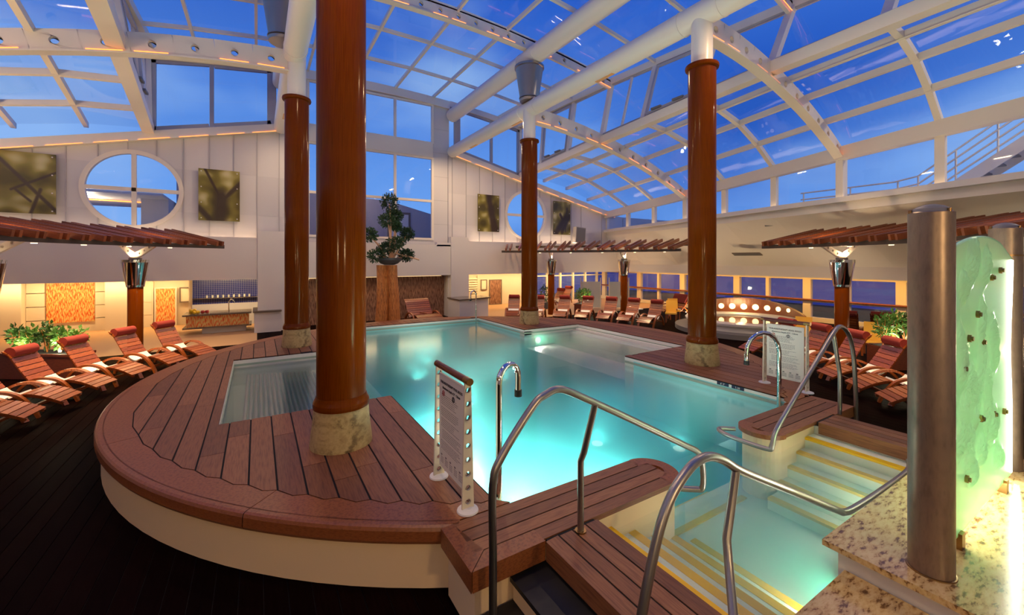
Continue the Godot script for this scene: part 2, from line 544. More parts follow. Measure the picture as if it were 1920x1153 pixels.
# boards of the two stair bridges in front of the pool
func bridges(d: Node3D) -> void:
	for side in [0, 1]:
		var fx := func(x: float) -> float: return x if side == 0 else 9.74 - x
		var tipx := 4.12 if side == 0 else 3.86
		var z0 := PZ1; var z1 := -2.9
		var s: SurfaceTool
		var wd := (z1 - z0) / 4.0
		var rim_poly := PackedVector2Array()
		var cxr: float = tipx - 0.31
		for q in 17:
			var t := -PI / 2 + PI * q / 16
			rim_poly.append(Vector2(cxr + 0.31 * cos(t), (z0 + z1) / 2 + 0.31 * sin(t)))
		for q in 17:
			var t := PI / 2 - PI * q / 16
			rim_poly.append(Vector2(cxr - 0.03 + 0.2 * cos(t), (z0 + z1) / 2 + 0.15 * sin(t)))
		var mir := func(p: PackedVector2Array) -> PackedVector2Array:
			var o := PackedVector2Array()
			for v in p: o.append(Vector2(fx.call(v.x), v.y))
			return o
		s = mk(); slab(s, mir.call(rim_poly), -0.06, 0.06); put(d, "end_board", s, M.teak_rim)
		for k in 4:
			var za := z0 + k * wd; var zb := za + wd
			var xa := 1.52
			var xb: float = cxr - 0.005 if (k == 0 or k == 3) else cxr + 0.12
			if k == 3: xa = 1.6
			s = mk()
			slab(s, mir.call(PackedVector2Array([Vector2(xa, za + 0.008), Vector2(xb, za + 0.008), Vector2(xb, zb - 0.008), Vector2(xa, zb - 0.008)])), -0.05, 0.05)
			put(d, "bridge_plank", s, M["teakx%d" % ((k * 3 + side) % 4)])
		# rounded front edge boards
		s = mk()
		slab(s, mir.call(PackedVector2Array([Vector2(1.4, z0 + 0.02), Vector2(1.515, z0 + 0.02), Vector2(1.6, z1 - 0.16), Vector2(1.4, z1 + 0.02)])), -0.165, 0.165)
		put(d, "edge_board", s, M.teak_rim)
		s = mk()
		slab(s, mir.call(PackedVector2Array([Vector2(1.41, z1 + 0.02), Vector2(1.6, z1 - 0.15), Vector2(2.1, z1 - 0.15), Vector2(2.1, z1 + 0.02)])), -0.165, 0.166)
		put(d, "edge_board", s, M.teak_rim)
		# lengthways strip beside the steps
		for k in 4:
			var xa := 2.09 + k * 0.15
			s = mk()
			var poly := PackedVector2Array([Vector2(xa + 0.008, z1 + 0.03), Vector2(xa + 0.142, z1 + 0.03), Vector2(xa + 0.142, 2.0), Vector2(xa + 0.008, 2.0)])
			if k == 0: poly[1].y = z1 + 0.02
			slab(s, mir.call(poly), -0.165 if k == 0 or k == 3 else -0.05, 0.165 if k == 0 or k == 3 else 0.05)
			put(d, "strip_plank", s, M["teak%d" % ((k + side) % 4)])
		# caulk bed and white walls below
		s = mk()
		slab(s, mir.call(PackedVector2Array([Vector2(1.45, z0 + 0.03), Vector2(cxr, z0 + 0.03), Vector2(cxr, z1 - 0.03), Vector2(1.45, z1 - 0.03)])), -0.06, 0.054)
		slab(s, mir.call(PackedVector2Array([Vector2(2.12, z1), Vector2(2.66, z1), Vector2(2.66, 1.95), Vector2(2.12, 1.95)])), -0.06, 0.054)
		put(d, "bridge_underlay", s, M.caulk)
		s = mk()
		var wallp := PackedVector2Array([Vector2(1.46, z0 + 0.05), Vector2(cxr - 0.02, z0 + 0.04)])
		for q in 15:
			var t := -PI / 2 + PI * (q + 1) / 16
			wallp.append(Vector2(cxr - 0.02 + 0.27 * cos(t), (z0 + z1) / 2 + 0.27 * sin(t)))
		wallp.append(Vector2(cxr - 0.02, z1 - 0.04)); wallp.append(Vector2(1.46, z1 - 0.04))
		slab(s, mir.call(wallp), -1.3, 1.24)
		put(d, "bridge_wall", s, M.skirt)
		s = mk()
		slab(s, mir.call(PackedVector2Array([Vector2(2.14, z1 - 0.05), Vector2(2.65, z1 - 0.05), Vector2(2.65, 1.95), Vector2(2.14, 1.95)])), -1.3, 1.23)
		put(d, "strip_wall", s, M.pool_white)
		# outer steps with dark treads
		for k in 2:
			s = mk()
			var xa := 1.77 - k * 0.33
			slab(s, mir.call(PackedVector2Array([Vector2(xa + 0.03, z1 - 0.02), Vector2(2.16, z1 - 0.02), Vector2(2.16, 1.9), Vector2(xa + 0.03, 1.9)])), FL, 0.37 - k * 0.2)
			put(d, "step_riser", s, M.skirt)
			s = mk()
			slab(s, mir.call(PackedVector2Array([Vector2(xa, z1 - 0.02), Vector2(xa + 0.37, z1 - 0.02), Vector2(xa + 0.37, 1.9), Vector2(xa, 1.9)])), -0.24 - k * 0.2, 0.04)
			put(d, "step_tread", s, M.black)

# ---------------------------------------------------------------- pool
func basin() -> void:
	var b := thing("swimming_pool", "turquoise lit swimming pool sunk into the round timber deck", "pool")
	var s := mk()
	# shell: main, alcoves, stair basin
	span(s, PX0 - 0.3, PX1 + 0.3, -1.6, -1.3, PZ0 - 0.3, -2.9)
	put(b, "pool_floor", s, M.pool_main)
	s = mk()
	for q in [[PX0 - 0.3, PX0, PZ0, AZ0], [PX0 - 0.3, PX0, AZ1, PZ1 + 0.1], [PX1, PX1 + 0.3, PZ0, AZ0], [PX1, PX1 + 0.3, AZ1, PZ1 + 0.1], [PX0 - 0.3, PX1 + 0.3, PZ0 - 0.3, PZ0]]:
		s = mk(); span(s, q[0], q[1], -1.4, -0.05, q[2], q[3]); put(b, "pool_wall", s, M.pool_main)
	for side in [0, 1]:
		s = mk()
		var xa := AX0 if side == 0 else PX1
		var xb := PX0 if side == 0 else AX1
		span(s, xa - (0.25 if side == 0 else 0.0), xb + (0.25 if side == 1 else 0.0), -1.5, -0.62, AZ0, AZ1)
		span(s, xa - (0.28 if side == 0 else 0.0), xb + (0.28 if side == 1 else 0.0), -1.5, -0.06, AZ0 - 0.28, AZ0)
		span(s, xa - (0.28 if side == 0 else 0.0), xb + (0.28 if side == 1 else 0.0), -1.5, -0.06, AZ1, AZ1 + 0.28)
		span(s, (AX0 - 0.28) if side == 0 else AX1, AX0 if side == 0 else AX1 + 0.28, -1.5, -0.06, AZ0, AZ1)
		put(b, "alcove_shell", s, M.pool_white)
	# slatted bench in the near alcove, ledges in the other
	for k in 27:
		s = mk()
		var x := AX0 + 0.3 + k * 0.082
		tube(s, [Vector3(x, -0.34 - 0.006 * k, AZ0 + 0.35), Vector3(x, -0.34 - 0.006 * k, AZ1 - 0.05)], 0.028, 8)
		put(b, "bench_slat", s, M.steel_rail)
	for k in 3:
		s = mk()
		span(s, AX1 - 0.12 - 0.14 * k, AX1, -0.62, -0.14 - 0.06 * k, AZ0, AZ1)
		put(b, "ledge", s, M.pool_white)
	# gutter coaming, white strip and recessed gutter under the deck edge
	var runs := [[PX0, PZ0, PX1, PZ0], [PX1, PZ0, PX1, AZ0], [PX1, AZ0, AX1, AZ0], [AX1, AZ0, AX1, AZ1], [AX1, AZ1, PX1, AZ1], [PX1, AZ1, PX1, PZ1], [PX0, PZ1, PX0, AZ1], [PX0, AZ1, AX0, AZ1], [AX0, AZ1, AX0, AZ0], [AX0, AZ0, PX0, AZ0], [PX0, AZ0, PX0, PZ0]]
	for r in runs:
		var a := Vector3(r[0], -0.055, r[1]); var c := Vector3(r[2], -0.055, r[3])
		var nrm := (c - a).normalized().cross(Vector3.UP)
		s = mk()
		beam(s, a - nrm * 0.02, c - nrm * 0.02, 0.05, 0.055)
		put(b, "coaming_strip", s, M.pool_white)
		s = mk()
		beam(s, a + Vector3(0, -0.085, 0) - nrm * 0.0, c + Vector3(0, -0.085, 0), 0.03, 0.05)
		put(b, "gutter_lip", s, M.gutter)
	# depth plates on the far right coaming
	for k in 2:
		s = mk()
		span(s, PX1 - 0.012, PX1, -0.083, -0.02, -4.95 + k * 0.3, -4.95 + 0.24 + k * 0.3)
		var pl := put(b, "depth_plate", s, M.navy)
		var tm := TextMesh.new()
		tm.text = "4' 2\"" if k == 0 else "1.26"
		tm.font_size = 12; tm.pixel_size = 0.004; tm.depth = 0.004
		part(pl, "lettering", tm, M.white, Transform3D(Basis(Vector3.UP, -PI / 2), Vector3(PX1 - 0.016, -0.053, -4.83 + k * 0.3)))
	# stair basin between the bridges: steps from both sides, then down to the pool
	var sx0 := 2.65; var sx1 := 9.74 - 2.65
	var zn := -1.0; var zf := -2.95
	s = mk()
	span(s, sx0 - 0.1, sx1 + 0.1, -1.5, -0.92, zf - 0.65, 1.9)
	put(b, "stair_floor", s, M.pool_pale)
	for side in [0, 1]:
		for k in 5:
			var e := 0.28 + k * (0.33 if side == 0 else 0.25)
			var y := -0.19 - k * 0.145
			s = mk()
			if side == 0: span(s, sx0 - 0.02, sx0 + e, -1.3, y, zf, 1.9)
			else: span(s, sx1 - e, sx1 + 0.02, -1.3, y, zf, 1.9)
			put(b, "underwater_step", s, M.pool_pale)
			s = mk()
			if side == 0: span(s, sx0 + e - 0.09, sx0 + e + 0.004, y - 0.03, y + 0.004, zf, 1.9)
			else: span(s, sx1 - e - 0.004, sx1 - e + 0.09, y - 0.03, y + 0.004, zf, 1.9)
			put(b, "step_stripe", s, M.stripe)
	for k in 3:
		s = mk()
		span(s, 4.0, 5.8, -0.95 - 0.1 * k, -0.9 - 0.1 * k, zf - 0.35 - 0.26 * k, zf - 0.27 - 0.26 * k)
		put(b, "step_stripe", s, M.stripe)
	# water: a still surface and the cloudy body below it
	var w := thing("pool_water", "still turquoise water filling the swimming pool", "water")
	s = mk()
	for r in [[PX0, PX1, PZ0, PZ1 + 0.02], [AX0, PX0, AZ0, AZ1], [PX1, AX1, AZ0, AZ1], [4.05, 5.95, PZ1 + 0.02, zf + 0.05], [sx0, sx1, zf + 0.05, 1.85]]:
		quad(s, Vector3(r[0], WATER, r[3]), Vector3(r[1], WATER, r[3]), Vector3(r[1], WATER, r[2]), Vector3(r[0], WATER, r[2]))
	put(w, "water_surface", s, M.water)
	for r in [[PX0, PX1, PZ0, PZ1 + 0.03, -1.3], [4.0, 6.0, PZ1 + 0.03, zf + 0.05, -1.3], [sx0, sx1, zf + 0.05, 1.85, -0.93], [AX0, PX0, AZ0, AZ1, -0.62], [PX1, AX1, AZ0, AZ1, -0.62]]:
		var fv := FogVolume.new()
		fv.name = "water_body"
		fv.shape = RenderingServer.FOG_VOLUME_SHAPE_BOX
		fv.size = Vector3(r[1] - r[0], WATER - 0.004 - r[4], r[3] - r[2])
		var fm := FogMaterial.new()
		fm.albedo = Color(0.36, 0.95, 0.96) if r[4] < -0.95 else Color(0.4, 0.93, 0.78)
		fm.density = 0.6 if r[4] < -0.95 else 0.5
		fv.material = fm
		w.add_child(fv, true)
		fv.position = Vector3((r[0] + r[1]) / 2, (WATER - 0.004 + r[4]) / 2, (r[2] + r[3]) / 2)
	# underwater lamps; all but the alcove one unseen, placed to make the water glow
	var gl := glow("pool_lamp", Color(1.0, 0.98, 0.9), 1.2)
	for p in [[Vector3(PX0 + 0.03, -0.7, -4.4), Vector3(1, 0.05, 0.1), 10.0], [Vector3(PX0 + 0.03, -0.7, -6.4), Vector3(1, 0.05, 0), 14.0], 
		[Vector3(2.6, -0.7, PZ1 - 0.03), Vector3(0.2, 0.05, -1), 10.0], [Vector3(3.6, -0.7, PZ1 - 0.03), Vector3(0.0, 0.05, -1), 14.0], [Vector3(8.4, -0.42, AZ0 + 0.03), Vector3(0, 0.1, 1), 2.5],
		[Vector3(3.3, -1.28, -5.0), Vector3(0, 1, 0.01), 7.3], [Vector3(3.4, -1.28, -7.4), Vector3(0, 1, 0.01), 5.3], [Vector3(4.6, -1.28, -9.6), Vector3(0, 1, 0.01), 5.4], [Vector3(4.2, -1.28, -12.4), Vector3(0, 1, 0.01), 5.6], [Vector3(5.8, -1.28, -6.2), Vector3(0, 1, 0.01), 2.6], [Vector3(7.0, -1.28, -5.2), Vector3(0, 1, 0.01), 1.6], [Vector3(6.4, -1.28, -11.0), Vector3(0, 1, 0.01), 3.2], [Vector3(5.2, -1.28, -14.2), Vector3(0, 1, 0.01), 4.4],
		[Vector3(4.25, -0.55, -1.59), Vector3(-0.1, 0.05, -1), 1.0], [Vector3(6.0, -0.55, -1.59), Vector3(0.0, 0.05, -1), 1.2]]:
		var at: Vector3 = p[0]; var to: Vector3 = p[1]
		s = mk()
		var t := Transform3D(Basis.looking_at(-to, Vector3.UP if absf(to.y) < 0.9 else Vector3.FORWARD), at)
		var disc := PackedVector2Array()
		for q in 16: disc.append(Vector2(0.11 * cos(TAU * q / 16), 0.11 * sin(TAU * q / 16)))
		prism(s, disc, t, 0.02)
		put(b, "underwater_light", s, gl)
		area(b, at + to.normalized() * 0.05, to, 0.3, 0.3, Color(1.0, 0.98, 0.93), p[2])

# ---------------------------------------------------------------- roof
const ZS := [-20.7, -18.17, -15.63, -13.1, -10.72, -8.34, -5.96, -3.5, -1.0, 1.5, 4.0]
func lin(z: float, tab: Array) -> float:
	for i in tab.size() - 1:
		if z <= tab[i + 1][0]:
			return lerpf(tab[i][1], tab[i + 1][1], (z - tab[i][0]) / (tab[i + 1][0] - tab[i][0]))
	return tab[tab.size() - 1][1]
func sill(z: float) -> Vector3:
	return Vector3(lin(z, [[-20.7, 13.2], [-13.1, 12.5], [-5.96, 11.9], [4.0, 11.3]]), lin(z, [[-20.7, 7.35], [-13.1, 7.52], [-5.96, 7.64], [4.0, 7.7]]), z)
func crest(z: float) -> Vector3:
	return Vector3(lin(z, [[-20.7, 13.25], [-13.1, 13.1], [4.0, 13.1]]), lin(z, [[-20.7, 10.3], [-13.1, 10.1], [-5.96, 9.7], [4.0, 9.3]]), z)
func eave(z: float) -> Vector3:
	return Vector3(15.2 + 0.27 * (-z - 2.0), lin(z, [[-20.7, 5.55], [-13.1, 5.75], [-5.96, 5.98], [4.0, 6.2]]), z)
func slope_pt(t: float, z: float) -> Vector3:
	var a := sill(z); var b := eave(z)
	var p := a.lerp(b, t)
	p.y += 0.46 * sin(PI * t)
	return p
func arch_y(x: float, z: float) -> float:
	var u := absf(x - CX) / 8.23
	return 10.95 - (10.95 - crest(z).y) * u * u
func mirror(p: Vector3, side: int) -> Vector3:
	return p if side == 0 else Vector3(9.74 - p.x, p.y, p.z)
func pane(parent: Node, a: Vector3, b: Vector3, c: Vector3, d: Vector3, called := "pane", m: Material = null) -> void:
	# thin glass plate with the four given corners
	var n := (b - a).cross(d - a).normalized() * 0.006
	var s := mk()
	hexa(s, [a - n, b - n, c - n, d - n, a + n, b + n, c + n, d + n])
	put(parent, called, s, m if m else M.pane)
func bar(parent: Node, called: String, a: Vector3, b: Vector3, w: float, h: float, m: Material, up := Vector3.UP) -> void:
	var s := mk()
	beam(s, a, b, w, h, up)
	put(parent, called, s, m)
func roof() -> void:
	var c := thing("ceiling", "", "", Vector3.ZERO, 0, "", "structure")
	var xs := [-0.03, 1.93, 3.89, 5.85, 7.81, 9.77, 11.7]
	xs = [CX - 0.98, CX + 0.98, CX + 2.94, CX + 4.9, CX + 6.83]
	for i in ZS.size() - 1:
		var z0: float = ZS[i]; var z1: float = ZS[i + 1]
		# upper vault
		var cols := [crest(z0).x]
		var xl := [9.74 - 13.1, CX - 6.83, CX - 4.9, CX - 2.94, CX - 0.98, CX + 0.98, CX + 2.94, CX + 4.9, CX + 6.83, 13.1]
		for k in xl.size() - 1:
			var xa: float = xl[k]; var xb: float = xl[k + 1]
			pane(c, Vector3(xa + 0.05, arch_y(xa, z1) + 0.06, z1 - 0.05), Vector3(xb - 0.05, arch_y(xb, z1) + 0.06, z1 - 0.05), Vector3(xb - 0.05, arch_y(xb, z0) + 0.06, z0 + 0.05), Vector3(xa + 0.05, arch_y(xa, z0) + 0.06, z0 + 0.05))
		for k in xl.size():
			var xa: float = xl[k]
			if k == 0 or k == xl.size() - 1:
				bar(c, "crest_beam", Vector3(xa, arch_y(xa, z0), z0), Vector3(xa, arch_y(xa, z1), z1), 0.26, 0.26, M.frame)
			else:
				bar(c, "purlin", Vector3(xa, arch_y(xa, z0), z0), Vector3(xa, arch_y(xa, z1), z1), 0.09, 0.14, M.frame)
		if i > 0:
			for k in xl.size() - 1:
				bar(c, "rafter", Vector3(xl[k], arch_y(xl[k], z0) - 0.005, z0), Vector3(xl[k + 1], arch_y(xl[k + 1], z0) - 0.005, z0), 0.1, 0.12, M.frame)
		# both sides: clerestory lights and lower slopes
		for side in [0, 1]:
			var q0 := sill(z0); var q1 := sill(z1); var t0 := crest(z0); var t1 := crest(z1)
			if z0 > -20.0 or true:
				var ins := Vector3(0, 0, 0.11)
				var f := func(a: Vector3, b: Vector3, t: float) -> Vector3: return a.lerp(b, t)
				var ca: Vector3 = mirror(q0.lerp(t0, 0.08) + ins, side); var cb: Vector3 = mirror(q1.lerp(t1, 0.08) - ins, side)
				var cc: Vector3 = mirror(q1.lerp(t1, 0.93) - ins, side); var cd: Vector3 = mirror(q0.lerp(t0, 0.93) + ins, side)
				if side == 0: pane(c, ca, cb, cc, cd)
				else: pane(c, cb, ca, cd, cc)
				# window frame
				bar(c, "window_rail", mirror(q0.lerp(t0, 0.065), side), mirror(q1.lerp(t1, 0.065), side), 0.1, 0.13, M.seam)
				bar(c, "window_rail", mirror(q0.lerp(t0, 0.945), side), mirror(q1.lerp(t1, 0.945), side), 0.1, 0.12, M.seam)
				bar(c, "mullion", mirror(q0, side), mirror(t0, side), 0.16, 0.2, M.frame, Vector3(0, 0, 1))
				var mid0 := (q0 + q1) / 2; var mid1 := (t0 + t1) / 2
				if i % 3 == 0 and i < 4:
					bar(c, "mullion", mirror(mid0, side), mirror(mid1, side), 0.07, 0.09, M.frame, Vector3(0, 0, 1))
				# opening sash on some lights
				if i in [1, 4] :
					for e in [[0.1, 0.1], [0.9, 0.9]]:
						bar(c, "sash", mirror(q0.lerp(t0, e[0]) + Vector3(-0.07, 0, 0.16), side), mirror(q1.lerp(t1, e[1]) + Vector3(-0.07, 0, -0.16), side), 0.07, 0.1, M.seam)
					bar(c, "sash", mirror(q0.lerp(t0, 0.1) + Vector3(-0.07, 0, 0.16), side), mirror(q0.lerp(t0, 0.9) + Vector3(-0.07, 0, 0.16), side), 0.07, 0.1, M.seam, Vector3(0, 0, 1))
					bar(c, "sash", mirror(q1.lerp(t1, 0.1) + Vector3(-0.07, 0, -0.16), side), mirror(q1.lerp(t1, 0.9) + Vector3(-0.07, 0, -0.16), side), 0.07, 0.1, M.seam, Vector3(0, 0, 1))
					for u in [0.3, 0.7]:
						var hp := q0.lerp(q1, u).lerp(t0.lerp(t1, u), 0.12) + Vector3(-0.16, 0, 0)
						var s2 := mk()
						box(s2, mirror(hp, side), Vector3(0.08, 0.07, 0.42))
						put(c, "window_latch", s2, M.grey)
			bar(c, "sill_beam", mirror(q0 + Vector3(0.05, -0.04, 0), side), mirror(q1 + Vector3(0.05, -0.04, 0), side), 0.34, 0.3, M.frame)
			for r in 4:
				var ta := r / 4.0; var tb := (r + 1) / 4.0
				var a := slope_pt(ta, z0); var b := slope_pt(ta, z1); var e := slope_pt(tb, z1); var g := slope_pt(tb, z0)
				var zi := Vector3(0, 0.05, 0.06); var zo := Vector3(0, 0.05, -0.06)
				if side == 0: pane(c, mirror(b + zo, side), mirror(e + zo, side), mirror(g + zi, side), mirror(a + zi, side))
				else: pane(c, mirror(e + zo, side), mirror(b + zo, side), mirror(a + zi, side), mirror(g + zi, side))
				if r > 0:
					bar(c, "purlin", mirror(a, side), mirror(b, side), 0.13, 0.17, M.frame)
				if i > 0 and not (i in [3, 6]):
					bar(c, "rafter", mirror(a - Vector3(0, 0.01, 0), side), mirror(g - Vector3(0, 0.01, 0), side), 0.14, 0.16, M.frame)
			bar(c, "eave_beam", mirror(eave(z0) + Vector3(-0.08, -0.14, 0), side), mirror(eave(z1) + Vector3(-0.08, -0.14, 0), side), 0.3, 0.42, M.frame)
			# cable conduit under the second purlin
			if side == 0 and i in [3, 4, 5, 6, 7]:
				var s3 := mk()
				tube(s3, [slope_pt(0.25, z0) + Vector3(-0.1, -0.1, 0), slope_pt(0.25, z1) + Vector3(-0.1, -0.1, 0)], 0.018, 6)
				put(c, "conduit", s3, M.frame)
	# trusses with lightening holes over the columns, and the edge beam on the end wall
	for z in [-13.1, -5.96]:
		for side in [0, 1]:
			var t := thing("roof_truss", "", "", Vector3.ZERO, 0, "", "structure")
			var pts := []; var half := []
			for k in 12:
				var u := k / 11.0
				var x := lerpf(9.0, eave(z).x - 0.1, u)
				var yt: float = 8.25 - (8.25 - eave(z).y - 0.12) * (0.215 * u + 0.785 * u * u)
				var dep := lerpf(0.58, 0.4, u)
				pts.append(mirror(Vector3(x, yt - dep / 2 - 0.05, z), side)); half.append(dep / 2)
			if side == 1: pts.reverse(); half.reverse()
			var s := mk()
			holed(s, pts, half, Vector3(0, 0, 0.1), 0.085)
			put(t, "web", s, M.frame)
			for k in pts.size() - 1:
				bar(t, "flange", pts[k] - Vector3(0, half[k], 0), pts[k + 1] - Vector3(0, half[k + 1], 0), 0.26, 0.04, M.frame)
				rope(t, pts[k] - Vector3(0, half[k] - 0.05, -0.1), pts[k + 1] - Vector3(0, half[k + 1] - 0.05, -0.1), k)
		# middle span
		var t2 := thing("roof_truss", "", "", Vector3.ZERO, 0, "", "structure")
		var pm := []; var hm := []
		for k in 13:
			var x := lerpf(9.74 - 8.85, 8.85, k / 12.0)
			pm.append(Vector3(x, arch_y(x, z) - 0.24, z)); hm.append(0.22)
		var s4 := mk()
		holed(s4, pm, hm, Vector3(0, 0, 0.1), 0.075)
		put(t2, "web", s4, M.frame)
		for k in 12:
			bar(t2, "flange", pm[k] - Vector3(0, 0.22, 0), pm[k + 1] - Vector3(0, 0.22, 0), 0.24, 0.04, M.frame)
			rope(t2, pm[k] - Vector3(0, 0.17, -0.09), pm[k + 1] - Vector3(0, 0.17, -0.09), k)
		# outer stub between tube and crest
		for side in [0, 1]:
			var po := []; var ho := []
			for k in 5:
				var x := lerpf(8.85, 13.1, k / 4.0)
				po.append(mirror(Vector3(x, arch_y(x, z) - 0.2, z), side)); ho.append(0.19)
			if side == 1: po.reverse()
			var s5 := mk()
			holed(s5, po, ho, Vector3(0, 0, 0.1), 0.07)
			put(t2, "web", s5, M.frame)
			for k in 4:
				rope(t2, po[k] - Vector3(0, 0.14, -0.09), po[k + 1] - Vector3(0, 0.14, -0.09), k + 1)
	# lengthwise tubes
	glow("added_slot_glow", Color(0.62, 0.45, 0.28), 0.5)
	var lab := ["lower", "upper"]
	for side in [0, 1]:
		for k in 2:
			var t := thing("roof_tube", "", "", Vector3.ZERO, 0, "", "structure")
			var s := mk()
			var x: float = mirror(Vector3(8.85, 0, 0), side).x
			var y := 8.12 if k == 0 else 10.05
			var r := 0.29 if k == 0 else 0.34
			tube(s, [Vector3(x, y, BULK + 0.2), Vector3(x, y, 4.0)], r, 28)
			put(t, "tube_body", s, M.white_gloss)
			if k == 0:
				for z in [-18.3, -14.4, -9.5, -4.4]:
					var s2 := mk()
					span(s2, x - 0.06, x + 0.06, y - 0.3, y - 0.27, z, z + 0.7)
					put(t, "added_slot_light", s2, M.added_slot_glow)  # slots made to glow, with added downlights to brighten deck and end wall
					area(t, Vector3(x, y - 0.31, z + 0.35), Vector3(0, -1, 0), 0.12, 0.7, Color(1.0, 0.84, 0.64), (20.0 if side == 0 else 11.0) if z < -18.0 else 10.0)
			for z in [-13.6, -12.6, -6.46, -5.46]:
				var s2 := mk()
				tube(s2, [Vector3(x, y, z - 0.015), Vector3(x, y, z + 0.015)], r + 0.012, 28)
				put(t, "weld_ring", s2, M.white_gloss)
var rope_mat: StandardMaterial3D
func rope(parent: Node, a: Vector3, b: Vector3, k: int) -> void:
	# short length of warm rope light lying on the flange
	if rope_mat == null: rope_mat = glow("rope_light", Color(1.0, 0.55, 0.25), 2.6)
	if k % 3 == 2: return
	var s := mk()
	tube(s, [a.lerp(b, 0.12), a.lerp(b, 0.88)], 0.011, 6)
	put(parent, "rope_light", s, rope_mat)

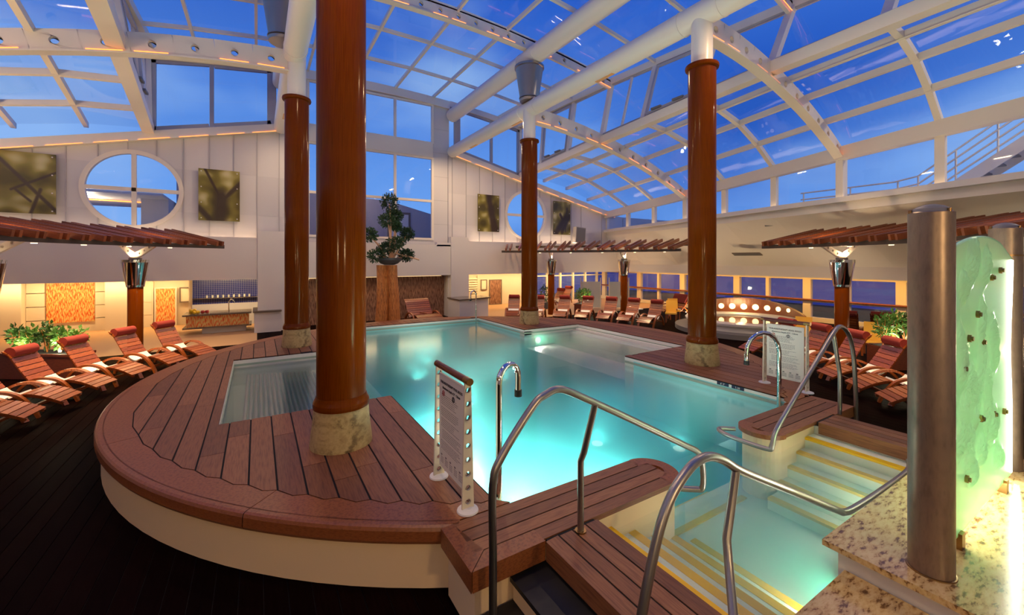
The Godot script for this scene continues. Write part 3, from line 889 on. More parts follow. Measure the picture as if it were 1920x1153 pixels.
# ---------------------------------------------------------------- end wall
func bulk_top(x: float) -> float:
	# underside of the edge beam on the end wall
	var d := absf(x - CX)
	return lerpf(7.95, 5.25, clampf((d - 3.95) / 11.6, 0, 1))
func circle2(c: Vector2, r: float, n := 40) -> PackedVector2Array:
	var o := PackedVector2Array()
	for k in n: o.append(c + Vector2(cos(TAU * k / n), sin(TAU * k / n)) * r)
	return o
func end_wall() -> void:
	var w := thing("wall_end", "", "", Vector3.ZERO, 0, "", "structure")
	var zt := Transform3D(Basis(), Vector3(0, 0, BULK - 0.1))
	var holes := [circle2(Vector2(CX - 8.8, 5.03), 1.43), circle2(Vector2(CX + 8.8, 5.03), 1.43)]
	var rows := [3.0, 4.27, 5.95, 8.2]
	var cols := [-19.0, -15.0, -12.0, -10.0]
	var x := -8.2
	while x < 1.0:
		cols.append(x); x += 0.82
	cols.append(1.06)
	var right := []
	for v in cols: right.append(9.74 - v)
	right.reverse()
	var idx := 0
	for set_ in [cols, right]:
		for i in set_.size() - 1:
			for j in 3:
				var x0: float = set_[i]; var x1: float = set_[i + 1]
				var top := PackedVector2Array([Vector2(x0, -1), Vector2(x1, -1), Vector2(x1, bulk_top(x1) + 0.1), Vector2(x0, bulk_top(x0) + 0.1)])
				var rect := PackedVector2Array([Vector2(x0, rows[j]), Vector2(x1, rows[j]), Vector2(x1, rows[j + 1]), Vector2(x0, rows[j + 1])])
				for a in Geometry2D.intersect_polygons(rect, top):
					var ps := [a]
					for h in holes:
						var nx := []
						for p in ps: nx.append_array(Geometry2D.clip_polygons(p, h))
						ps = nx
					for p in ps:
						if p.size() < 3: continue
						var s := mk()
						prism(s, p, zt, 0.1 + 0.006 * ((i + j) % 2))
						idx += 1
						put(w, "wall_panel", s, M[["panel", "panel_b", "panel", "panel_c"][(i * 7 + j * 3) % 4]])
			# standing seam, broken where the round window sits
			var xs: float = set_[i]
			var segs := [[3.0, bulk_top(xs)]]
			for cx in [CX - 8.8, CX + 8.8]:
				if absf(xs - cx) < 1.45:
					var hh := sqrt(1.45 * 1.45 - (xs - cx) * (xs - cx))
					segs = [[3.0, 5.03 - hh], [5.03 + hh, bulk_top(xs)]]
			for g in segs:
				if g[1] - g[0] < 0.05: continue
				var s := mk()
				span(s, xs - 0.016, xs + 0.016, g[0], g[1], BULK, BULK + 0.035)
				put(w, "seam", s, M.seam)
	# jambs and bands round the tall centre window
	var w0 := w
	w = thing("trim_1", "", "", Vector3.ZERO, 0, "", "structure")
	var s := mk()
	span(s, 1.0, 1.94, 3.0, 10.9, BULK - 0.12, BULK + 0.0)
	put(w, "window_jamb", s, M.panel)
	s = mk()
	span(s, 7.8, 8.74, 3.0, 10.6, BULK - 0.12, BULK + 0.0)
	put(w, "window_jamb", s, M.panel)
	s = mk(); span(s, 1.94, 7.8, 3.0, 3.43, BULK - 0.12, BULK)
	put(w, "window_apron", s, M.panel)
	for side in [0, 1]:
		for k in 6:
			var s9 := mk()
			var y := 3.0 + k * 1.25
			span(s9, (1.0 if side == 0 else 7.8), (1.94 if side == 0 else 8.74), y + 0.006, y + 0.02, BULK, BULK + 0.006)
			put(w, "seam", s9, M.seam)
	s = mk(); span(s, 1.94, 7.8, 7.72, 8.42, BULK - 0.12, BULK + 0.1)
	put(w, "transom_band", s, M.frame)
	# arched head
	for k in 6:
		var xa := 1.0 + k * 1.29; var xb := xa + 1.29
		bar(w, "arch_head", Vector3(xa, arch_y(xa, BULK) - 0.2, BULK), Vector3(xb, arch_y(xb, BULK) - 0.2, BULK), 0.3, 0.4, M.frame)
	for side in [0, 1]:
		for k in 4:
			var xa := 8.74 + k * 1.12; var xb := xa + 1.12
			bar(w, "arch_head", mirror(Vector3(xa, arch_y(xa, BULK) - 0.12, BULK), side), mirror(Vector3(xb, arch_y(xb, BULK) - 0.12, BULK), side), 0.3, 0.3, M.frame)
		# edge beam with rope light, and gable lights above it
		for k in 10:
			var xa := 8.85 + k * 1.2; var xb := xa + 1.2
			var a := mirror(Vector3(xa, bulk_top(xa) + 0.16, BULK + 0.12), side); var b := mirror(Vector3(xb, bulk_top(xb) + 0.16, BULK + 0.12), side)
			bar(w, "edge_beam", a, b, 0.26, 0.32, M.frame)
			rope(w, a + Vector3(0, -0.15, 0.15), b + Vector3(0, -0.15, 0.15), 0)
		for x2 in [9.2, 11.3, 13.2]:
			bar(w, "gable_post", mirror(Vector3(x2, bulk_top(x2) + 0.2, BULK), side), mirror(Vector3(x2, arch_y(minf(x2, 13.1), BULK), BULK), side), 0.14 if x2 == 11.3 else 0.34, 0.14, M.seam, Vector3(0, 0, 1))
		for k in 2:
			var xa := [9.23, 11.38][k] as float; var xb := [11.22, 13.22][k] as float
			var lo := 0.42
			var pa := mirror(Vector3(xa, bulk_top(xa) + lo, BULK), side); var pb := mirror(Vector3(xb, bulk_top(xb) + lo, BULK), side)
			var pc := mirror(Vector3(xb, arch_y(xb, BULK) - 0.27, BULK), side); var pd := mirror(Vector3(xa, arch_y(xa, BULK) - 0.27, BULK), side)
			if side == 0: pane(w, pa, pb, pc, pd, "gable_pane")
			else: pane(w, pb, pa, pd, pc, "gable_pane")
			bar(w, "gable_rail", pa - Vector3(0, 0.0, 0), pb - Vector3(0, 0.0, 0), 0.14, 0.2, M.seam)
			bar(w, "gable_rail", pd + Vector3(0, 0.04, 0), pc + Vector3(0, 0.0, 0), 0.14, 0.24, M.seam)
	# centre windows
	var n := 0
	for row in [[3.43, 7.72, 5.45], [8.42, 10.5, 0.0]]:
		n += 1
		var wn := thing("window_%d" % n, "", "", Vector3.ZERO, 0, "", "structure")
		var fx := [1.94, 3.9, 5.85, 7.8]
		for k in 4:
			var s2 := mk(); span(s2, fx[k] - 0.06, fx[k] + 0.06, row[0], row[1], BULK - 0.06, BULK + 0.07); put(wn, "mullion", s2, M.frame)
		for y in [row[0] + 0.05, row[1] - 0.05]:
			var s2 := mk(); span(s2, 1.94, 7.8, y - 0.05, y + 0.05, BULK - 0.06, BULK + 0.06); put(wn, "rail", s2, M.frame)
		if row[2] > 0:
			var s2 := mk(); span(s2, 1.94, 7.8, row[2] - 0.06, row[2] + 0.06, BULK - 0.06, BULK + 0.065); put(wn, "rail", s2, M.frame)
		for k in 3:
			var ys := [row[0], row[2], row[1]] if row[2] > 0 else [row[0], row[1]]
			for j in ys.size() - 1:
				pane(wn, Vector3(fx[k] + 0.05, ys[j] + 0.05, BULK), Vector3(fx[k + 1] - 0.05, ys[j] + 0.05, BULK), Vector3(fx[k + 1] - 0.05, ys[j + 1] - 0.05, BULK), Vector3(fx[k] + 0.05, ys[j + 1] - 0.05, BULK))
	# round windows
	for side in [0, 1]:
		n += 1
		var wn := thing("window_%d" % n, "", "", Vector3.ZERO, 0, "", "structure")
		var c := mirror(Vector3(CX + 8.8, 5.03, BULK), 1 - side)
		var s2 := mk()
		var ring := []
		for k in 49: ring.append(c + Vector3(cos(TAU * k / 48), sin(TAU * k / 48), 0) * 1.4)
		for k in 48:
			var r0 := (ring[k] - c).normalized() as Vector3; var r1 := (ring[k + 1] - c).normalized() as Vector3
			var q := [c + r0 * 1.33, c + r1 * 1.33, c + r1 * 1.48, c + r0 * 1.48]
			var f := Vector3(0, 0, 0.06); var b := Vector3(0, 0, -0.12)
			quad(s2, q[3] + f, q[2] + f, q[1] + f, q[0] + f)
			quad(s2, q[0] + f, q[1] + f, q[1] + b, q[0] + b)
			quad(s2, q[2] + f, q[3] + f, q[3] + b, q[2] + b)
		put(wn, "ring_frame", s2, M.frame)
		s2 = mk(); span(s2, c.x - 0.07, c.x + 0.07, c.y - 1.34, c.y + 1.34, BULK - 0.06, BULK + 0.05); put(wn, "glazing_bar", s2, M.frame)
		s2 = mk(); span(s2, c.x - 1.34, c.x + 1.34, c.y - 0.07, c.y + 0.07, BULK - 0.06, BULK + 0.05); put(wn, "glazing_bar", s2, M.frame)
		for k in 4:
			var poly := PackedVector2Array([Vector2.ZERO])
			for j in 13:
				var t := PI / 2 * k + PI / 2 * j / 12
				poly.append(Vector2(cos(t), sin(t)) * 1.35)
			s2 = mk()
			prism(s2, poly, Transform3D(Basis(), c - Vector3(0, 0, 0.01)), 0.012)
			put(wn, "pane", s2, M.pane)
	# lower fascia band, pilasters and the soffit behind it
	var g := thing("wall_fascia", "", "", Vector3.ZERO, 0, "", "structure")
	s = mk(); span(s, -20, 0.36, 1.6, 3.22, -20.6, -20.3); put(g, "fascia_panel", s, M.white)
	s = mk(); span(s, -20, 0.02, 3.2, 3.32, -20.36, -20.3); span(s, 9.68, 22.0, 3.28, 3.4, -20.36, -20.3); put(g, "added_fascia_lip", s, M.white)  # thin lip added to hide the gallery cove lights
	var pil := thing("trim_2", "", "", Vector3.ZERO, 0, "", "structure")
	var pil2 := thing("trim_3", "", "", Vector3.ZERO, 0, "", "structure")
	s = mk(); span(s, 0.02, 1.06, FL, 3.6, -20.6, -20.22); put(pil, "pilaster", s, M.white)
	s = mk(); span(s, 1.06, 8.66, 1.6, 3.18, -20.6, -20.3); put(g, "fascia_panel", s, M.white)
	s = mk(); span(s, 0.9, 1.9, 3.1, 3.3, -20.6, -20.3); span(s, 7.9, 8.8, 3.1, 3.3, -20.6, -20.3); put(g, "fascia_step", s, M.white)
	s = mk(); span(s, 8.66, 9.68, FL, 3.6, -20.6, -20.22); put(pil2, "pilaster", s, M.white)
	s = mk(); span(s, 9.68, 22.0, 1.6, 3.3, -20.6, -20.3); put(g, "fascia_panel", s, M.white)
	s = mk(); span(s, -20, 32, 2.9, 3.2, -24.4, -20.75); put(thing("ceiling_gallery", "", "", Vector3.ZERO, 0, "", "structure"), "upper_slab", s, M.white)
	s = mk(); span(s, -20, 32, 1.6, 1.68, -24.4, -20.55); put(thing("ceiling_soffit", "", "", Vector3.ZERO, 0, "", "structure"), "soffit", s, M.cream)
	s = mk(); span(s, 1.06, 8.66, FL, 1.62, -21.3, -21.05); put(thing("wall_niche", "", "", Vector3.ZERO, 0, "", "structure"), "mosaic_face", s, M.mosaic_brown)
	s = mk(); span(s, -20, 16.6, FL, 3.0, -24.7, -24.35); span(s, 16.6, 32, 1.6, 3.0, -24.7, -24.35); put(thing("wall_back", "", "", Vector3.ZERO, 0, "", "structure"), "wall_face", s, M.cream)
	s = mk(); span(s, 0.9, 1.15, FL, 1.62, -24.4, -20.5); span(s, 8.6, 8.85, FL, 1.62, -24.4, -20.5); put(thing("wall_cross", "", "", Vector3.ZERO, 0, "", "structure"), "cross_wall", s, M.white)

# ---------------------------------------------------------------- ship's side
func side_wall() -> void:
	for side in [0, 1]:
		var w := thing("wall_side_right" if side == 0 else "wall_side_left", "", "", Vector3.ZERO, 0, "", "structure")
		var s: SurfaceTool
		for i in ZS.size() - 1:
			var z0: float = ZS[i]; var z1: float = ZS[i + 1]
			var l0 := eave(z0); var l1 := eave(z1)
			# vertical ledge under the window band
			bar(w, "ledge_beam", mirror(Vector3(l0.x + 0.1, lin(z0, [[-20.7, 4.15], [4.0, 4.2]]), z0), side), mirror(Vector3(l1.x + 0.1, lin(z1, [[-20.7, 4.15], [4.0, 4.2]]), z1), side), 0.3, lerpf(0.3, 0.42, i / 10.0), M.white)
			# sloping soffit down to the side deck
			s = mk()
			var a := mirror(Vector3(l0.x - 0.04, 4.0, z0), side); var b := mirror(Vector3(l1.x - 0.04, 4.0, z1), side)
			var c := mirror(Vector3(21.0, 2.1, z1), side); var d := mirror(Vector3(21.0, 2.1, z0), side)
			var th := Vector3(0, 0.12, 0)
			if side == 0: hexa(s, [b, c, d, a, b + th, c + th, d + th, a + th])
			else: hexa(s, [c, b, a, d, c + th, b + th, a + th, d + th])
			put(w, "soffit_panel", s, M.white)
			s = mk()
			var f0 := mirror(Vector3(21.0, 1.6, z0), side); var f1 := mirror(Vector3(21.3, 2.22, z1), side)
			span(s, f0.x, f1.x, 1.6, 2.22, z0, z1)
			put(w, "fascia_panel", s, M.white)
			# window band between ledge and eave
			var y0 := 4.36
			var p0 := mirror(Vector3(l0.x, y0, z0), side); var p1 := mirror(Vector3(l1.x, y0, z1), side)
			var p2 := mirror(Vector3(l1.x, l1.y - 0.36, z1), side); var p3 := mirror(Vector3(l0.x, l0.y - 0.36, z0), side)
			if side == 0: pane(w, p0, p1, p2, p3, "window_pane")
			else: pane(w, p1, p0, p3, p2, "window_pane")
			bar(w, "window_post", mirror(Vector3(l0.x, y0 - 0.1, z0), side), mirror(Vector3(l0.x, l0.y - 0.26, z0), side), 0.34 if i in [3, 6] else 0.2, 0.2, M.frame, Vector3(0, 0, 1))
			# trough added on the ledge to hide the unseen cove light
			bar(w, "added_cove_shelf", mirror(Vector3(l0.x - 0.16, 4.28, z0), side), mirror(Vector3(l1.x - 0.16, 4.28, z1), side), 0.3, 0.05, M.white)
			bar(w, "added_cove_lip", mirror(Vector3(l0.x - 0.3, 4.34, z0), side), mirror(Vector3(l1.x - 0.3, 4.34, z1), side), 0.03, 0.16, M.white)
		# outer promenade: ceiling, parapet, window wall
		s = mk()
		var x0 := mirror(Vector3(21.2, 0, 0), side).x; var x1 := mirror(Vector3(23.4, 0, 0), side).x
		span(s, x0, x1, 1.7, 1.8, -24.4, 4.5)
		put(w, "promenade_ceiling", s, M.cream)
		s = mk()
		var w0 := mirror(Vector3(22.95, 0, 0), side).x; var w1 := mirror(Vector3(23.15, 0, 0), side).x
		span(s, w0, w1, 1.45, 1.8, -24.4, 4.5)
		put(w, "window_head", s, M.cream)
		s = mk(); span(s, w0, w1, FL, FL + 0.22, -24.4, 4.5); put(w, "window_kerb", s, M.cream)
		var z := -24.0
		var k := 0
		while z < 4.0:
			s = mk(); span(s, w0 - 0.02, w1 + 0.02, FL, 1.5, z, z + (0.34 if k % 2 == 0 else 0.16)); put(w, "window_post", s, M.cream)
			var zn := z + 1.75
			var q := mirror(Vector3(23.05, 0, 0), side).x
			if side == 0: pane(w, Vector3(q, FL + 0.2, z + 0.2), Vector3(q, FL + 0.2, zn), Vector3(q, 1.47, zn), Vector3(q, 1.47, z + 0.2), "window_pane", M.tint_pane)
			else: pane(w, Vector3(q, FL + 0.2, zn), Vector3(q, FL + 0.2, z + 0.2), Vector3(q, 1.47, z + 0.2), Vector3(q, 1.47, zn), "window_pane", M.tint_pane)
			s = mk(); span(s, w0 - 0.03, w1, 0.36, 0.45, z, zn); put(w, "window_transom", s, M.cream)
			z = zn; k += 1
		s = mk()
		var hr := mirror(Vector3(22.8, 0, 0), side).x
		tube(s, [Vector3(hr, 0.47, -24), Vector3(hr, 0.47, 4)], 0.045, 10)
		put(w, "hand_rail", s, M.lounger1)
	# wall behind the viewer closes the hall
	var s2 := mk()
	span(s2, -20, 32, FL, 11.2, 4.3, 4.6)
	solo("wall_rear", s2, M.white, "", "", "", "structure")

# ---------------------------------------------------------------- columns
func columns() -> void:
	var spots := [[0.95, -5.85, "nearest, thick wood-clad column with stone foot in front of the slatted alcove"], [0.95, -13.1, "wood-clad column with stone foot just behind the slatted alcove"],
		[8.8, -13.1, "slim far wood-clad column before the round window"], [8.85, -5.96, "wood-clad column on the right deck beside the second sign"]]
	var sb := mk()
	lathe(sb, [Vector2(0, 0), Vector2(0.385, 0.0), Vector2(0.385, 0.03), Vector2(0.372, 0.14), Vector2(0.35, 0.32), Vector2(0.338, 0.47), Vector2(0.325, 0.5), Vector2(0, 0.5)], 40)
	var base := done(sb)
	var sk := mk()
	lathe(sk, [Vector2(0.3, 0.49), Vector2(0.345, 0.49), Vector2(0.35, 0.52), Vector2(0.345, 0.56), Vector2(0.325, 0.6), Vector2(0.31, 0.64), Vector2(0.3, 0.64)], 40)
	var collar := done(sk)
	var ss := mk()
	lathe(ss, [Vector2(0.305, 0.5), Vector2(0.305, 6.9)], 40)
	var shaft := done(ss)
	var sc := mk()
	lathe(sc, [Vector2(0.29, 6.82), Vector2(0.36, 6.84), Vector2(0.37, 6.88), Vector2(0.36, 6.92), Vector2(0.24, 6.93)], 40)
	var cap := done(sc)
	var sp := mk()
	lathe(sp, [Vector2(0.235, 6.9), Vector2(0.235, 8.1)], 32)
	var post := done(sp)
	for k in 4:
		var p: Array = spots[k]
		var t := thing("column", p[2], "column", Vector3(p[0], 0, p[1]), 0.3 * k, "four wood-clad columns at the pool corners")
		part(t, "stone_base", base, M.base_stone); part(t, "base_collar", collar, M.column_wood); part(t, "shaft", shaft, M.column_wood)
		part(t, "top_collar", cap, M.column_wood); part(t, "white_post", post, M.white_gloss)
	# steel cones between the two tubes
	var cones := [[8.8, -13.1, "shiny steel cone joining the two white roof tubes above the far column"], [0.62, -13.1, "shiny steel cone under the roof, top left beside the white tube"]]
	for c in cones:
		var s := mk()
		lathe(s, [Vector2(0, 8.38), Vector2(0.36, 8.38), Vector2(0.38, 8.46), Vector2(0.36, 8.5), Vector2(0.52, 9.6), Vector2(0.56, 9.62), Vector2(0.56, 9.7), Vector2(0, 9.72)], 32)
		var t := thing("steel_cone", c[2], "roof strut", Vector3(c[0], 0, c[1]), 0, "steel roof cones")
		put(t, "cone_body", s, M.dark_steel)
		s = mk(); lathe(s, [Vector2(0.365, 8.5), Vector2(0.39, 8.5), Vector2(0.39, 8.53), Vector2(0.365, 8.53)], 32); put(t, "band", s, M.steel_rail)

# ---------------------------------------------------------------- pergolas
func pergola(label: String, a0: float, a1: float, posts: Array, r0: float, plabels: Array, lamps_at: Array, energy: float) -> void:
	var pc := Vector3(CX, 0, ZC)
	var at := func(r: float, a: float, y: float) -> Vector3: return pc + Vector3(cos(a) * r, y, sin(a) * r)
	var t := thing("pergola_canopy", label, "pergola", Vector3.ZERO, 0, "slatted timber pergola canopies")
	var n := int(rad_to_deg(a1 - a0) / 1.7)
	for k in n:
		var a := a0 + (a1 - a0) * (k + (0.18 if k % 2 == 0 else -0.18) + 0.5) / n
		var s := mk()
		beam(s, at.call(r0 - 0.25, a, 2.93), at.call(r0 + 2.3, a, 3.42), 0.07, 0.15)
		put(t, "slat", s, M["pergola%d" % (k % 3)])
	for c in [[r0, 2.84, 0.12, 0.09], [r0 + 1.6, 3.14, 0.12, 0.09]]:
		var m := 20
		var s := mk()
		for k in m:
			beam(s, at.call(c[0], lerpf(a0, a1, float(k) / m), c[1]), at.call(c[0], lerpf(a0, a1, float(k + 1) / m), c[1]), c[3], c[2])
		put(t, "carrier_beam", s, M.carriage)
	for a in lamps_at:  # unseen downlights under the canopy, placed to light the loungers
		unseen_downlight(t, at.call(r0 + 0.15, deg_to_rad(a), 2.77), WARM, energy, 55.0)
	for i in posts.size():
		var a: float = posts[i]
		var rp := r0 + 0.75
		var p := thing("pergola_post", plabels[i], "post", at.call(rp, a, FL), -a, "pergola posts with steel cups")
		var s := mk()
		lathe(s, [Vector2(0.18, 0.0), Vector2(0.18, 2.28), Vector2(0.16, 2.28)], 24); put(p, "timber_post", s, M.column_wood)
		s = mk(); lathe(s, [Vector2(0.19, 2.2), Vector2(0.21, 2.2), Vector2(0.215, 2.26), Vector2(0.315, 2.92), Vector2(0.315, 3.0), Vector2(0.28, 3.0), Vector2(0, 2.95)], 28); put(p, "steel_cup", s, M.chrome)
		s = mk(); lathe(s, [Vector2(0.15, 2.95), Vector2(0.15, 3.06), Vector2(0.0, 3.06)], 20); put(p, "cap_drum", s, M.grey)
		s = mk(); lathe(s, [Vector2(0.13, 3.062), Vector2(0, 3.066)], 16); put(p, "uplight_lens", s, M.cup_glow)
		area(p, Vector3(0, 3.1, 0), Vector3(0.05, 1, 0), 0.22, 0.22, Color(1.0, 0.86, 0.66), 5.5)
		for q in [[-0.75, 0.0, 0.42], [0.85, 0.0, 0.66]]:
			s = mk()
			var cen := []; var half := []
			var A := Vector3(-0.06 * signf(q[0]), 3.06, 0); var B := Vector3(q[0], 3.06 + q[2], 0)
			for k in 6:
				cen.append(A.lerp(B, k / 5.0)); half.append(lerpf(0.1, 0.055, k / 5.0))
			if q[0] < 0: cen.reverse(); half.reverse()
			holed(s, cen, half, Vector3(0, 0, 0.07), 0.03)
			put(p, "holed_arm", s, M.frame)

# ---------------------------------------------------------------- loungers
var lounger0: Node3D
func lounger_profile() -> Array:
	return bez([Vector3(0, 0.25, 0), Vector3(0.28, 0.38, 0), Vector3(0.55, 0.44, 0), Vector3(0.8, 0.36, 0), Vector3(0.97, 0.28, 0), Vector3(1.12, 0.34, 0), Vector3(1.32, 0.6, 0), Vector3(1.48, 0.85, 0), Vector3(1.58, 1.0, 0), Vector3(1.7, 1.09, 0)], 10)
func make_lounger(label: String, group: String, width := 0.6) -> Node3D:
	var t := thing("sun_lounger", label, "sun lounger", Vector3.ZERO, 0, group)
	var prof := lounger_profile()
	var cum := [0.0]
	for i in prof.size() - 1: cum.append(cum[i] + prof[i].distance_to(prof[i + 1]))
	var at := func(d: float) -> Array:
		for i in prof.size() - 1:
			if d <= cum[i + 1]:
				return [prof[i].lerp(prof[i + 1], (d - cum[i]) / (cum[i + 1] - cum[i])), (prof[i + 1] - prof[i]).normalized()]
		return [prof[-1], (prof[-1] - prof[-2]).normalized()]
	var sm := mk()
	box(sm, Vector3.ZERO, Vector3(0.098, 0.022, width))
	var slat := done(sm)
	var n := 19
	for k in n:
		var q: Array = at.call(cum[-1] * (k + 0.5) / n)
		var x: Vector3 = q[1]
		part(t, "slat", slat, M["lounger%d" % (k * 7 % 3)], Transform3D(Basis(x, Vector3(-x.y, x.x, 0), Vector3(0, 0, 1)), q[0]))
	for sd in [-1, 1]:
		var s := mk()
		for i in range(0, prof.size() - 3, 3):
			beam(s, prof[i] + Vector3(0, -0.035, sd * (width / 2 - 0.05)), prof[i + 3] + Vector3(0, -0.035, sd * (width / 2 - 0.05)), 0.035, 0.05)
		put(t, "side_rail", s, M.lounger1)
		# bent armrest that comes down as legs
		var arm := bez([Vector3(0.3, 0.0, 0), Vector3(0.4, 0.2, 0), Vector3(0.62, 0.44, 0), Vector3(0.9, 0.52, 0), Vector3(1.15, 0.46, 0), Vector3(1.38, 0.24, 0), Vector3(1.46, 0.0, 0)], 5)
		s = mk()
		for i in arm.size() - 1:
			beam(s, arm[i] + Vector3(0, 0, sd * (width / 2 + 0.045)), arm[i + 1] + Vector3(0, 0, sd * (width / 2 + 0.05)), 0.085, 0.05)
		put(t, "bent_arm", s, M.lounger2)
	var s := mk()
	for x in [0.42, 1.3]:
		box(s, Vector3(x, 0.2, 0), Vector3(0.05, 0.05, width + 0.08))
	put(t, "cross_bar", s, M.lounger0)
	return t
func lounger_soft(t: Node3D, width := 0.6, pillow := true) -> void:
	var s := mk()
	if pillow:
		var pts := []
		for k in 9: pts.append(Vector3(1.575, 1.06, lerpf(-width / 2 + 0.03, width / 2 - 0.03, k / 8.0)))
		tube(s, pts, 0.105, 14)
		put(t, "head_pillow", s, M.pillow)
	s = mk()
	var q := bez([Vector3(0.8, 0.39, 0), Vector3(0.9, 0.335, 0), Vector3(1.0, 0.325, 0), Vector3(1.12, 0.385, 0), Vector3(1.19, 0.46, 0)], 3)
	for i in q.size() - 1: beam(s, q[i], q[i + 1], width - 0.06, 0.035)
	put(t, "seat_towel", s, M.towel)
func place_lounger(a: float, r: float, label: String, group: String) -> void:
	var rad := deg_to_rad(a)
	var p := Vector3(CX + cos(rad) * r, FL, ZC + sin(rad) * r)
	copy(lounger0, label, p, -rad, group)
func loungers() -> void:
	lounger0 = make_lounger("wooden slatted lounger cut off by the left edge of the photo", "loungers along the left deck curve")
	lounger_soft(lounger0)
	var r0 := deg_to_rad(-171.5)
	lounger0.position = Vector3(CX + cos(r0) * 8.35, FL, ZC + sin(r0) * 8.35); lounger0.rotation.y = -r0
	var g := "loungers along the left deck curve"
	place_lounger(-165.3, 8.3, "second wooden lounger from the left edge, its red pillow just cut off", g)
	place_lounger(-159.0, 8.25, "wooden lounger with dark red pillow before the left end of the planter", g)
	place_lounger(-152.3, 8.2, "wooden lounger with red pillow before the right end of the planter", g)
	place_lounger(-145.0, 8.15, "wooden lounger with red pillow in front of the left pergola post", g)
	place_lounger(-138.0, 8.2, "wooden lounger with red pillow nearest the tiled bar", g)
	g = "loungers along the right deck curve"
	place_lounger(17.5, 8.25, "wooden lounger with red pillow half hidden behind the right pool sign", g)
	place_lounger(24.0, 8.3, "wooden lounger with red pillow at the right edge of the pool sign", g)
	place_lounger(30.5, 8.35, "wooden lounger with red pillow in front of the right pergola post", g)
	place_lounger(36.5, 8.4, "wooden lounger with red pillow beside the right planter", g)
	place_lounger(42.2, 8.5, "wooden lounger behind the bent handrail, head hidden by the metal pillar", g)
	place_lounger(48.0, 8.6, "wooden lounger closest to the metal pillar, cut off by it", g)
	g = "loungers in the far row"
	var far := [[-53.5, 9.7, "dark wooden lounger left of the far column, turned aside"], [-46.8, 9.7, "far wooden lounger just right of the far column"], [-40.2, 9.95, "far wooden lounger between pergola post and left end of the planter"],
		[-34.2, 10.0, "far wooden lounger in front of the planter's shrubs"], [-28.4, 10.1, "far wooden lounger right of the planter"], [-22.8, 10.05, "far wooden lounger before the second pergola post"], [-17.0, 9.9, "far wooden lounger next to the whirlpool"]]
	for f in far: place_lounger(f[0], f[1], f[2], g)
	# double lounger against the brown wall
	var db := make_lounger("wide double wooden lounger against the brown mosaic wall", "", 1.25)
	db.position = Vector3(6.85, FL, -18.2); db.rotation.y = PI / 2 + 0.12
	var s := mk()
	for z in [-0.33, 0.33]: box(s, Vector3(0.97, 0.33, z), Vector3(0.16, 0.05, 0.5))
	put(db, "seat_towel", s, M.towel)
	s = mk(); box(s, Vector3(0.9, 0.47, 0), Vector3(0.5, 0.05, 0.1)); put(db, "middle_arm", s, M.lounger1)
	# loungers by the side windows, seen from behind their backs
	g = "loungers facing the side windows"
	var bk := [[18.2, -6.9, "orange lounger back just left of the right pergola post, by the windows"], [18.7, -6.1, "orange lounger back partly hidden by the right pergola post"], [18.9, -4.9, "orange lounger back behind the cream window post"], [18.9, -3.9, "orange lounger back above the right planter shrubs"]]
	for b in bk:
		copy(lounger0, b[2], Vector3(b[0] + 1.6, FL, b[1]), PI + 0.25, g)
	for b in [[15.4, -21.2, "left one of two orange loungers beyond the middle pergola"], [17.2, -22.6, "right one of two orange loungers beyond the middle pergola"]]:
		copy(lounger0, b[2], Vector3(b[0], FL, b[1]), 0.2, "loungers beyond the middle pergola")
	var dbl: Node3D = copy(db, "double red-cushioned lounger by the side windows left of the whirlpool", Vector3(18.6, FL, -15.2), -0.35)
	s = mk(); box(s, Vector3(1.42, 0.86, 0), Vector3(0.16, 0.5, 1.2), Basis(Vector3(0, 0, 1), -0.5)); put(dbl, "red_cushion", s, M.pillow)

